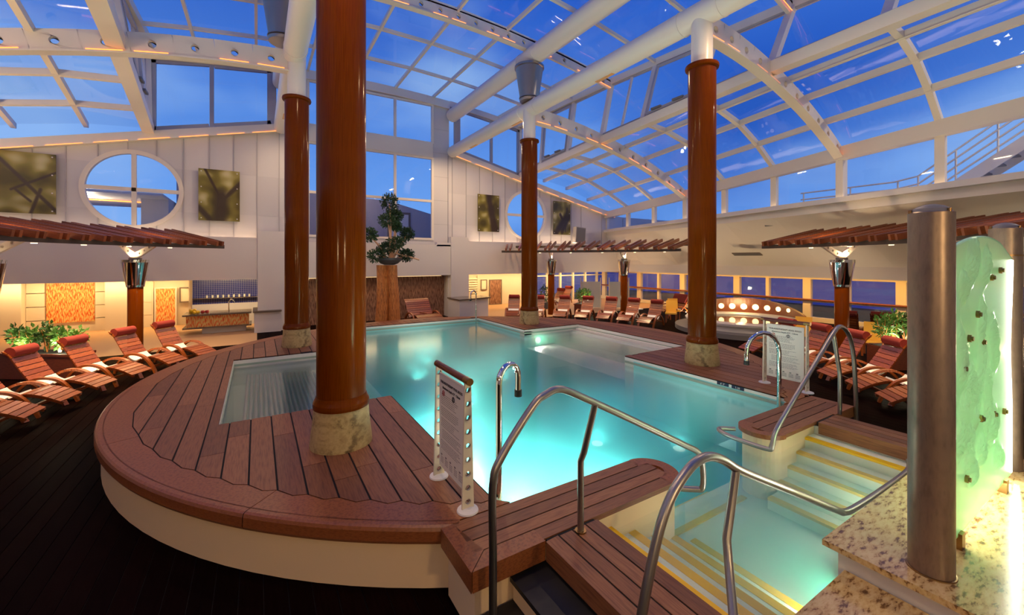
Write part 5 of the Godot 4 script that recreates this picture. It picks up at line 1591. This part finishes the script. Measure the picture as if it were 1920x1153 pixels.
# ---------------------------------------------------------------- lounge under the end gallery
func picture_frame(at: Vector3, w: float, h: float, label: String, inner: Material, outer: Material, called := "picture_frame", cat := "picture") -> void:
	var t := thing(called, label, cat, at)
	var s := mk()
	span(s, -w / 2, w / 2, h - 0.05, h, 0, 0.06); span(s, -w / 2, w / 2, 0, 0.05, 0, 0.06)
	span(s, -w / 2, -w / 2 + 0.05, 0.05, h - 0.05, 0, 0.06); span(s, w / 2 - 0.05, w / 2, 0.05, h - 0.05, 0, 0.06)
	put(t, "frame", s, outer)
	s = mk(); span(s, -w / 2 + 0.05, w / 2 - 0.05, 0.05, h - 0.05, 0.01, 0.03); put(t, "panel", s, inner)
func lounge() -> void:
	var zb := -24.35
	# left part
	for q in [[-20.0, 0.0, "floor_lounge_left"], [9.7, 22.9, "floor_lounge_right"]]:
		var s0 := mk(); span(s0, q[0], q[1], FL - 0.02, FL + 0.006, -24.35, -17.6)
		solo(q[2], s0, M.lounge_floor, "", "", "", "structure")
	var t := thing("wall_lounge", "", "", Vector3.ZERO, 0, "", "structure")
	for r in [[-8.8, -7.85, 0.5], [-5.45, -4.75, 0.5], [-4.75, -3.95, 0.12], [-2.58, -2.44, 1.2]]:
		var s := mk(); span(s, r[0], r[1], FL, 1.62, zb, zb + r[2]); put(t, "pilaster", s, M.cream)
	for r in [[-7.85, -7.32], [-5.85, -5.45], [-4.75, -4.0]]:
		for k in 4:
			var s := mk(); span(s, r[0] + 0.01, r[1] - 0.01, FL + 0.01 + k * 0.55, FL + 0.53 + k * 0.55, zb, zb + 0.14); put(t, "wall_panel", s, M.cream)
	var s := mk()
	span(s, -7.3, -5.87, -0.2, 1.59, zb + 0.01, zb + 0.07)
	solo("mosaic_panel", s, M.mosaic_orange, "large orange streaked mosaic panel behind the left planter", "mosaic")
	picture_frame(Vector3(-3.52, FL, zb + 0.12), 0.78, 1.75, "orange mosaic door panel in a pale frame behind the left loungers", M.mosaic_orange, M.frame, "mosaic_door", "door")
	picture_frame(Vector3(-2.82, 0.44, zb + 0.12), 0.42, 0.7, "small pale framed notice beside the mosaic door", M.cream, M.vent)
	# bar with blue tiles
	t = thing("bar_wall", "blue tiled back wall of the small bar", "tiled wall")
	s = mk(); span(s, -2.44, 0.5, FL, 1.6, -23.1, -23.0); put(t, "grout_bed", s, M.grout)
	var tn := 0
	s = mk()
	for i in 34:
		for j in 13:
			var x := -2.42 + i * 0.086; var y := 0.42 + j * 0.086
			span(s, x, x + 0.079, y, y + 0.079, -23.0, -22.99)
	tag(put(t, "tiles", s, M.tile_blue), "", "", "", "stuff")
	s = mk(); span(s, -2.4, 0.45, 0.66, 0.7, -23.0, -22.75); put(t, "glass_shelf", s, M.steel)
	for k in 9:
		s = mk()
		var x := -1.9 + k * 0.2
		lathe(s, [Vector2(0, 0), Vector2(0.035, 0), Vector2(0.04, 0.1), Vector2(0.03, 0.12), Vector2(0, 0.12)], 10, Vector3(x, 0.7, -22.85))
		solo("glass_jar", s, M.frost, ["first", "second", "third", "fourth", "fifth", "sixth", "seventh", "eighth", "ninth"][k] + " small pale jar from the left on the bar shelf", "jar", "jars on the bar shelf")
	t = thing("bar_counter", "bar counter with stone top and orange mosaic front", "counter")
	s = mk(); span(s, -2.5, -0.2, 0.16, 0.22, -21.9, -20.6); put(t, "stone_top", s, M.counter_stone)
	s = mk(); span(s, -2.4, -0.3, -0.3, 0.16, -21.8, -20.75); put(t, "mosaic_front", s, M.mosaic_orange)
	s = mk(); span(s, -2.5, -0.2, -0.36, -0.3, -21.8, -20.65); put(t, "ledge", s, M.counter_stone)
	s = mk(); span(s, -1.9, -0.4, FL, -0.36, -21.7, -20.9); put(t, "kick_base", s, M.white)
	t = thing("side_counter", "white side counter with stone top at the left pilaster", "counter")
	s = mk(); span(s, -0.15, 0.88, 0.24, 0.3, -21.6, -19.9); put(t, "stone_top", s, M.counter_stone)
	s = mk(); span(s, -0.1, 0.86, FL, 0.24, -21.5, -20.0); put(t, "counter_body", s, M.white)
	for k in 5:
		s = mk(); lathe(s, [Vector2(0, -0.07), Vector2(0.05, -0.05), Vector2(0.07, 0), Vector2(0.05, 0.05), Vector2(0, 0.07)], 12, Vector3(-2.25 + 0.11 * (k % 3), 0.29 + 0.08 * (k / 3), -20.9 + 0.08 * (k % 2)))
		if k < 3: solo("lemon", s, M.yellow_fruit, ["leftmost", "middle", "rightmost"][k] + " yellow fruit in the lower row on the bar counter", "fruit", "yellow fruit on the bar")
		else: solo("lemon", s, M.yellow_fruit, ["left", "right"][k - 3] + " yellow fruit lying on top of the others on the bar", "fruit", "yellow fruit stacked on the bar")
	for k in 2:
		s = mk(); lathe(s, [Vector2(0, -0.07), Vector2(0.06, -0.05), Vector2(0.075, 0), Vector2(0.055, 0.05), Vector2(0, 0.06)], 12, Vector3(-1.88 + 0.14 * k, 0.29, -20.95)); solo("apple", s, M.red_fruit, ["red apple next to the yellow fruit on the bar", "red apple farther right from the yellow fruit on the bar"][k], "fruit", "red fruit on the bar")
	t = thing("bar_tap", "chrome swan-neck tap on the bar counter", "tap", Vector3(-1.0, 0.22, -21.0))
	s = mk(); tube(s, bez([Vector3(0, 0, 0), Vector3(0, 0.4, 0), Vector3(0.08, 0.52, 0), Vector3(0.17, 0.44, 0), Vector3(0.17, 0.36, 0)], 5), 0.02, 8); put(t, "spout", s, M.chrome)
	s = mk(); box(s, Vector3(0, 0.05, 0.05), Vector3(0.03, 0.1, 0.03)); put(t, "lever", s, M.chrome)
	# towel counter at the right pilaster
	t = thing("towel_counter", "low white counter with dark top at the right pilaster", "counter")
	s = mk(); slab(s, PackedVector2Array([Vector2(8.3, -19.9), Vector2(8.3, -18.4), Vector2(10.3, -18.9), Vector2(10.3, -20.0)]), 0.42, 0.06); put(t, "stone_top", s, M.counter_stone)
	s = mk(); slab(s, PackedVector2Array([Vector2(8.36, -19.9), Vector2(8.36, -18.5), Vector2(10.2, -19.0), Vector2(10.2, -20.0)]), FL, 1.02); put(t, "counter_body", s, M.white)
	# right part
	picture_frame(Vector3(12.72, 0.42, zb + 0.02), 0.45, 0.68, "small pale framed notice in the bright lounge beside the far column", M.cream, M.vent)
	picture_frame(Vector3(13.6, FL, zb + 0.02), 0.95, 1.68, "brown streaked door panel in the bright lounge beside the far column", M.mosaic_brown, M.vent, "mosaic_door", "door")
	t = thing("wood_lattice", "pale slatted screen in the bright lounge left of the notice", "screen", Vector3(11.9, FL, zb + 0.1))
	for k in 12:
		s = mk(); box(s, Vector3(0, 0.12 + k * 0.15, 0), Vector3(0.62, 0.09, 0.05)); put(t, "slat", s, M.cream)
	for x in [-0.33, 0.33]:
		s = mk(); box(s, Vector3(x, 1.0, 0), Vector3(0.05, 2.0, 0.08)); put(t, "upright", s, M.cream)
	# glazed doors in the right corner
	var wn := thing("window_5", "", "", Vector3.ZERO, 0, "", "structure")
	var x := 16.6
	while x < 22.8:
		s = mk(); span(s, x - 0.07, x + 0.07, FL, 1.62, zb + 0.02, zb + 0.2); put(wn, "mullion", s, M.cream)
		s = mk(); span(s, x + 0.07, x + 1.13, 1.2, 1.28, zb + 0.04, zb + 0.16); put(wn, "rail", s, M.cream)
		pane(wn, Vector3(x + 0.07, FL, zb + 0.1), Vector3(x + 1.13, FL, zb + 0.1), Vector3(x + 1.13, 1.6, zb + 0.1), Vector3(x + 0.07, 1.6, zb + 0.1), "pane", M.tint_pane)
		x += 1.2
	for q in [[17.6, -19.4, "left frosted glass windscreen behind the middle pergola"], [19.0, -18.4, "right frosted glass windscreen behind the middle pergola"]]:
		t = thing("glass_windscreen", q[2], "screen", Vector3(q[0], FL, q[1]), -0.6, "frosted glass windscreens")
		s = mk(); box(s, Vector3(0, 0.85, 0), Vector3(1.15, 1.6, 0.02)); put(t, "frosted_pane", s, M.frost)
		for e in [-0.6, 0.6]:
			s = mk(); box(s, Vector3(e, 0.95, 0), Vector3(0.06, 1.9, 0.06)); put(t, "post", s, M.cream)
	t = thing("potted_shrub", "dark clipped shrub beside the far pergola post", "shrub", Vector3(14.95, FL, -20.6))
	s = mk(); lathe(s, [Vector2(0, 0), Vector2(0.2, 0), Vector2(0.26, 0.4), Vector2(0, 0.4)], 16); put(t, "pot", s, M.pot)
	s = mk(); leafy(s, Vector3(0, 0.9, 0), Vector3(0.32, 0.6, 0.32), 260, 0.12, 0.4); put(t, "foliage", s, M.leaf2)

# ---------------------------------------------------------------- whirlpool and tables
func whirlpool() -> void:
	var c := Vector3(17.7, FL, -10.0)
	var t := thing("whirlpool", "raised round white whirlpool tub on the right", "whirlpool", c)
	var s := mk()
	lathe(s, [Vector2(2.1, 0), Vector2(2.1, 0.4), Vector2(2.25, 0.42), Vector2(2.28, 0.5), Vector2(2.22, 0.52), Vector2(1.72, 0.52), Vector2(1.66, 0.48), Vector2(1.6, 0.1), Vector2(0, 0.1)], 48)
	put(t, "tub_rim", s, M.white_gloss)
	s = mk(); lathe(s, [Vector2(2.1, 0.0), Vector2(2.7, 0.0), Vector2(2.7, 0.18), Vector2(2.1, 0.18)], 48); put(t, "step_ring", s, M.grey)
	s = mk()
	for k in 40:
		var a := TAU * k / 40; var b := TAU * (k + 1) / 40
		tri(s, Vector3(0, 0.44, 0), Vector3(cos(b) * 1.63, 0.44, sin(b) * 1.63), Vector3(cos(a) * 1.63, 0.44, sin(a) * 1.63))
	var wm := mat("tub_water", g8(64, 60, 56), 0.06)
	put(t, "tub_water", s, wm)
	var w := thing("curved_screen", "curved timber backrest with round lamps behind the whirlpool", "screen", c)
	s = mk()
	var n := 36
	for k in n:
		var a := lerpf(-1.75, 0.75, float(k) / n); var b := lerpf(-1.75, 0.75, float(k + 1) / n)
		var h0 := 0.55 + 0.55 * sin(PI * k / n); var h1 := 0.55 + 0.55 * sin(PI * (k + 1.0) / n)
		var o := [Vector3(cos(b) * 2.3, 0.1, sin(b) * 2.3), Vector3(cos(a) * 2.3, 0.1, sin(a) * 2.3), Vector3(cos(a) * 2.42, 0.1, sin(a) * 2.42), Vector3(cos(b) * 2.42, 0.1, sin(b) * 2.42)]
		hexa(s, [o[0], o[1], o[2], o[3], o[0] + Vector3(0, h1, 0), o[1] + Vector3(0, h0, 0), o[2] + Vector3(0, h0, 0), o[3] + Vector3(0, h1, 0)])
	put(w, "timber_wall", s, M.lounger1)
	var gl := glow("porthole_lamp", Color(1.0, 0.86, 0.6), 3.0)
	for k in 9:
		var a := lerpf(-1.35, 0.35, k / 8.0)
		var r := 0.07 + 0.07 * sin(PI * (k + 0.7) / 9.4)
		s = mk()
		tube(s, [Vector3(cos(a) * 2.32, 0.78, sin(a) * 2.32), Vector3(cos(a) * 2.275, 0.78, sin(a) * 2.275)], r, 20)
		put(w, "round_lamp", s, gl)
	lamp(w, Vector3(1.4, 0.95, -0.9), Color(1.0, 0.85, 0.6), 0.8, 0.15)
	# small tables with yellow-cushioned chairs by the windows
	var ch := [[16.9, -13.0, 0.6, "yellow-padded wooden chair left of the whirlpool, nearer the loungers"], [17.9, -13.6, 0.9, "yellow-padded wooden chair left of the whirlpool, nearer the windows"], [15.9, -6.9, 0.4, "yellow-padded wooden chair behind the loungers left of the right pergola post"], [16.4, -5.2, 0.2, "yellow-padded wooden chair behind the loungers right of the right pergola post"]]
	for q in ch:
		var k := thing("deck_chair", q[3], "chair", Vector3(q[0], FL, q[1]), q[2], "yellow-padded deck chairs")
		s = mk(); box(s, Vector3(0, 0.45, 0), Vector3(0.5, 0.07, 0.5)); put(k, "seat_cushion", s, M.seat_pad)
		s = mk(); box(s, Vector3(0.26, 0.75, 0), Vector3(0.06, 0.55, 0.48), Basis(Vector3(0, 0, 1), -0.15)); put(k, "back_cushion", s, M.seat_pad)
		for e in [[-0.22, -0.22], [0.22, -0.22], [-0.22, 0.22], [0.22, 0.22]]:
			s = mk(); box(s, Vector3(e[0], 0.21, e[1]), Vector3(0.05, 0.42, 0.05)); put(k, "leg", s, M.lounger1)
		for e in [-0.27, 0.27]:
			s = mk(); box(s, Vector3(0, 0.64, e), Vector3(0.5, 0.04, 0.06)); put(k, "arm", s, M.lounger2)
	var st := thing("side_table", "small white post light between the far loungers and the whirlpool", "post light", Vector3(16.3, FL, -14.5))
	s = mk(); lathe(s, [Vector2(0, 0), Vector2(0.12, 0), Vector2(0.03, 0.05), Vector2(0.03, 0.5), Vector2(0.25, 0.52), Vector2(0.25, 0.55), Vector2(0, 0.55)], 20); put(st, "pedestal_table", s, M.white)
	st.name = "pedestal_side_table"; st.set_meta("category", "table"); st.set_meta("label", "small white pedestal table between the far loungers and the whirlpool")

# ---------------------------------------------------------------- outside
func outside() -> void:
	var t := thing("deckhouse", "dim deckhouse with windows seen through the tall centre window", "deckhouse")
	var s := mk()
	prism(s, PackedVector2Array([Vector2(-3.5, -2), Vector2(10.5, -2), Vector2(10.5, 5.4), Vector2(7.2, 6.2), Vector2(-3.5, 6.6)]), Transform3D(Basis(), Vector3(0, 0, -29)), 2.0)
	put(t, "wall", s, M.sea_metal)
	for x in [1.6, 4.4, 7.9]:
		s = mk(); span(s, x - 0.75, x + 0.75, 3.4, 5.5, -27.0, -26.94); var f := put(t, "window_frame", s, M.vent)
		s = mk(); span(s, x - 0.6, x + 0.6, 3.55, 5.35, -26.94, -26.92); put(f, "pale_pane", s, M.panel)  # pale panel fills each window
		s = mk(); span(s, x - 0.6, x + 0.6, 4.4, 4.48, -26.92, -26.9); put(f, "bar", s, M.vent)
	s = mk(); tube(s, [Vector3(-3, 3.2, -25.5), Vector3(11, 3.2, -25.5)], 0.03, 8); put(t, "rail", s, M.white)
	area(t, Vector3(5.0, 7.2, -24.6), Vector3(0, -0.7, -1), 0.4, 0.2, Color(1.0, 0.9, 0.8), 3.0)  # unseen lamp, placed to brighten the deckhouse wall
	# lit slab and rope light stand in for the bright view in the left round window
	t = thing("lit_slab_backdrop", "lit white slab with rope light standing in for the bright view in the left round window", "canopy")
	s = mk(); span(s, -13, -3.6, 5.25, 5.35, -30, -24); put(t, "backdrop_slab", s, M.white)
	s = mk(); span(s, -4.6, -3.6, 3.0, 5.25, -29, -25.5); put(t, "end_wall", s, M.white)
	s = mk(); tube(s, bez([Vector3(-11, 5.2, -25.5), Vector3(-8, 5.2, -26.5), Vector3(-4.5, 5.2, -26.8)], 8), 0.03, 6); put(t, "rope_light", s, rope_mat)
	for x in [-9.0, -6.5]:
		s = mk(); lathe(s, [Vector2(0.1, 5.22), Vector2(0.1, 5.25)], 12, Vector3(x, 0, -26)); lathe(s, [Vector2(0, 5.22), Vector2(0.1, 5.22)], 12, Vector3(x, 0, -26)); put(t, "unseen_down_light", s, glow("unseen_slab_lamp", Color(1, 0.93, 0.8), 6.0))  # unseen lamps that light the slab
		lamp(t, Vector3(x, 4.7, -26), Color(1, 0.93, 0.82), 2.5, 0.06)
	# outdoor stair seen through the right window band
	t = thing("outdoor_stair", "white outdoor stair with railings seen through the right window band", "staircase")
	var a := Vector3(18.2, 4.0, -4.6); var b := Vector3(18.2, 6.6, -1.2)
	for x in [0.0, 1.1]:
		s = mk(); beam(s, a + Vector3(x, 0, 0), b + Vector3(x, 0, 0), 0.06, 0.32); put(t, "stringer", s, M.white)
	for k in 12:
		s = mk(); box(s, a.lerp(b, (k + 0.5) / 12) + Vector3(0.55, 0.05, 0), Vector3(1.05, 0.04, 0.28)); put(t, "tread", s, M.grey)
	for h in [0.35, 0.6, 0.85, 1.1]:
		s = mk(); tube(s, [a + Vector3(0, h - 0.1, -3.4), a + Vector3(0, h - 0.1, -0.6), a + Vector3(0, h, 0), b + Vector3(0, h, 0)], 0.028, 6); put(t, "railing", s, M.white)
	for k in 5:
		var p := a.lerp(b, k / 4.0)
		s = mk(); tube(s, [p, p + Vector3(0, 1.1, 0)], 0.025, 6); put(t, "baluster", s, M.white)
	for z in [-3.3, -1.8, -0.5]:
		s = mk(); tube(s, [a + Vector3(0, -0.3, z), a + Vector3(0, 1.0, z)], 0.025, 6); put(t, "baluster", s, M.white)
	s = mk(); span(s, 17.5, 20.5, 3.75, 3.85, -9, -4.4); put(t, "landing", s, M.grey)
	area(t, Vector3(17.4, 9.5, 1.2), Vector3(0.1, -1, -0.9), 0.3, 0.3, Color(1.0, 0.92, 0.78), 26.0)  # unseen lamp high above, placed to light the stair

# ---------------------------------------------------------------- lamps of the place
const WARM := Color(1.0, 0.85, 0.62)
func strip_light(label: String, a: Vector3, b: Vector3, towards: Vector3, c: Color, e: float, vis: float, key: String, wide := 0.08) -> void:
	var t := thing("strip_light", label, "light", Vector3.ZERO, 0, "warm strip lights of the hall")
	if not M.has(key): glow(key, c, vis)
	var s := mk()
	beam(s, a, b, 0.07, 0.03)
	put(t, "diffuser", s, M[key])
	var n := maxi(1, int(a.distance_to(b) / 5.0))
	for k in n:
		var p := a.lerp(b, (k + 0.5) / n)
		var l := area(t, p + towards.normalized() * 0.04, towards, a.distance_to(b) / n, wide, c, e)
		var dir := (b - a).normalized()
		var z := -towards.normalized()
		l.transform = Transform3D(Basis(dir, z.cross(dir).normalized(), z), p + towards.normalized() * 0.04)
func unseen_downlight(t: Node3D, p: Vector3, c: Color, e: float, ang := 60.0) -> void:
	var s := mk()
	lathe(s, [Vector2(0, -0.012), Vector2(0.05, -0.012), Vector2(0.055, 0.0), Vector2(0, 0.0)], 14, p)
	put(t, "unseen_lamp_lens", s, M.unseen_lens_glow)
	var l := SpotLight3D.new()
	l.name = "spot_light"
	l.light_color = c; l.light_energy = e; l.light_size = 0.14
	l.spot_angle = ang; l.spot_angle_attenuation = 0.6; l.spot_range = 30; l.spot_attenuation = 2.0; l.shadow_enabled = true
	t.add_child(l, true)
	l.transform = Transform3D(Basis(Vector3.RIGHT, -PI / 2), p - Vector3(0, 0.03, 0))
func lamps() -> void:  # gallery, bar and niche strips are unseen, placed to light what lies below
	strip_light("unseen warm strip light under the left gallery soffit", Vector3(-9, 1.57, -23.4), Vector3(-2.6, 1.57, -23.4), Vector3(0, -1, -0.25), WARM, 11.0, 4.0, "unseen_soffit_glow")
	strip_light("unseen warm strip light over the bar", Vector3(-2.3, 1.57, -21.6), Vector3(0.4, 1.57, -21.6), Vector3(0, -1, -0.5), WARM, 6.0, 4.0, "unseen_soffit_glow")
	strip_light("unseen warm strip light in the centre niche lighting the double lounger", Vector3(1.6, 1.57, -20.5), Vector3(8.2, 1.57, -20.5), Vector3(0, -1, 0.7), WARM, 3.2, 0.8, "unseen_niche_glow")
	strip_light("unseen warm strip light under the right gallery soffit", Vector3(10, 1.57, -23.4), Vector3(22, 1.57, -23.4), Vector3(0, -1, -0.2), WARM, 11.0, 4.0, "unseen_soffit_glow")
	strip_light("golden strip light along the promenade windows", Vector3(21.6, 1.66, -24), Vector3(21.6, 1.66, 3.5), Vector3(0.35, -1, 0), Color(1.0, 0.76, 0.4), 9.0, 3.0, "promenade_glow")
	strip_light("golden strip light along the hidden left promenade", Vector3(-11.9, 1.66, -24), Vector3(-11.9, 1.66, 3.5), Vector3(-0.35, -1, 0), Color(1.0, 0.76, 0.4), 9.0, 3.0, "promenade_glow")
	# unseen cove lights in the side ledge troughs, placed to light roof frames and walls
	strip_light("unseen cove light in the right window ledge", eave(-19) + Vector3(-0.15, 4.33 - eave(-19).y, 0), eave(2) + Vector3(-0.15, 4.33 - eave(2).y, 0), Vector3(-0.7, 1, 0), Color(1.0, 0.87, 0.68), 1.0, 0.6, "unseen_ledge_glow", 0.26)
	strip_light("unseen cove light in the left window ledge", mirror(eave(-19) + Vector3(-0.15, 4.33 - eave(-19).y, 0), 1), mirror(eave(2) + Vector3(-0.15, 4.33 - eave(2).y, 0), 1), Vector3(0.7, 1, 0), Color(1.0, 0.87, 0.7), 28.0, 0.6, "unseen_ledge_glow", 0.26)
	strip_light("added cove light on the left gallery ledge washing the wall", Vector3(-9, 3.25, -20.45), Vector3(0, 3.25, -20.45), Vector3(0, 1, 0.9), Color(1.0, 0.89, 0.76), 4.4, 1.0, "added_cove_glow")  # both gallery coves are added to brighten the upper end wall
	strip_light("added cove light on the right gallery ledge washing the wall", Vector3(10, 3.33, -20.45), Vector3(18, 3.33, -20.45), Vector3(0, 1, 0.9), Color(1.0, 0.89, 0.76), 7.5, 1.0, "added_cove_glow")
	# unseen uplights on the side deck floor, placed to wash the sloping soffit
	for q in [[-18.2, "unseen floor uplight behind the far loungers"], [-14.0, "unseen floor uplight between far loungers and whirlpool"], [-7.2, "unseen floor uplight behind the whirlpool"], [-3.6, "unseen floor uplight behind the right planter"], [0.2, "unseen floor uplight beyond the right edge"]]:
		var t := thing("unseen_floor_uplight", q[1], "lamp", Vector3(19.7, FL, q[0]), 0, "unseen floor uplights on the side deck")
		var s := mk(); lathe(s, [Vector2(0, 0), Vector2(0.13, 0), Vector2(0.13, 0.12), Vector2(0.11, 0.12), Vector2(0.11, 0.08), Vector2(0, 0.08)], 18); put(t, "housing", s, M.grey)
		s = mk(); lathe(s, [Vector2(0.1, 0.085), Vector2(0, 0.09)], 18); put(t, "lens", s, M.unseen_lens_glow)
		area(t, Vector3(0, 0.13, 0), Vector3(-0.9, 1, 0), 0.2, 0.2, Color(1.0, 0.88, 0.72), 9.0)
	# two lamps out of view behind the viewer, placed to light the near deck
	for q in [[-3.5, "unseen warm lamp behind the viewer to the left, lighting the near deck"], [2.0, "unseen warm lamp behind the viewer to the right, lighting the near deck"]]:
		var t := thing("unseen_wall_lamp", q[1], "lamp", Vector3(q[0], 2.7, 4.22), 0, "unseen lamps behind the viewer")
		var s := mk(); lathe(s, [Vector2(0, -0.15), Vector2(0.12, -0.15), Vector2(0.16, 0.15), Vector2(0, 0.15)], 18); put(t, "shade", s, M.unseen_lens_glow)
		s = mk(); box(s, Vector3(0, 0, 0.06), Vector3(0.1, 0.1, 0.06)); put(t, "bracket", s, M.grey)
		area(t, Vector3(0, 0, -0.2), Vector3(0.15, -0.12, -1), 0.4, 0.3, WARM, 9.0)
func _ready() -> void:
	rng.seed = 77
	camera_and_sky()
	materials()
	floor_and_deck()
	roof()
	end_wall()
	side_wall()
	columns()
	glow("unseen_lens_glow", Color(1.0, 0.88, 0.66), 6.0)
	glow("cup_glow", Color(1.0, 0.88, 0.66), 1.5)
	lamps()
	pergola("slatted timber pergola canopy over the left loungers", deg_to_rad(-172), deg_to_rad(-127.5), [deg_to_rad(-160), deg_to_rad(-140)], 9.6, ["left pergola post out at the photo's edge", "pergola post with steel cup behind the left loungers"], [-165, -158, -151, -144, -137], 8.0)
	pergola("slatted timber pergola canopy over the far lounger row", deg_to_rad(-57), deg_to_rad(-12), [deg_to_rad(-44.5), deg_to_rad(-26.5)], 11.7, ["far pergola post left of the planter", "far pergola post right of the planter"], [-47, -39, -31, -23, -16], 4.0)
	pergola("slatted timber pergola canopy over the right loungers", deg_to_rad(11), deg_to_rad(58), [deg_to_rad(22.5), deg_to_rad(51)], 10.1, ["pergola post with steel cup behind the right loungers", "unseen pergola post with lit steel cup beyond the glass screen, lighting the soffit"], [20, 27, 34, 41, 48], 4.0)  # second post is out of view, placed so its cup lights the soffit
	loungers()
	rails()
	signs()
	granite_block()
	plants()
	wall_art()
	lounge()
	whirlpool()
	outside()
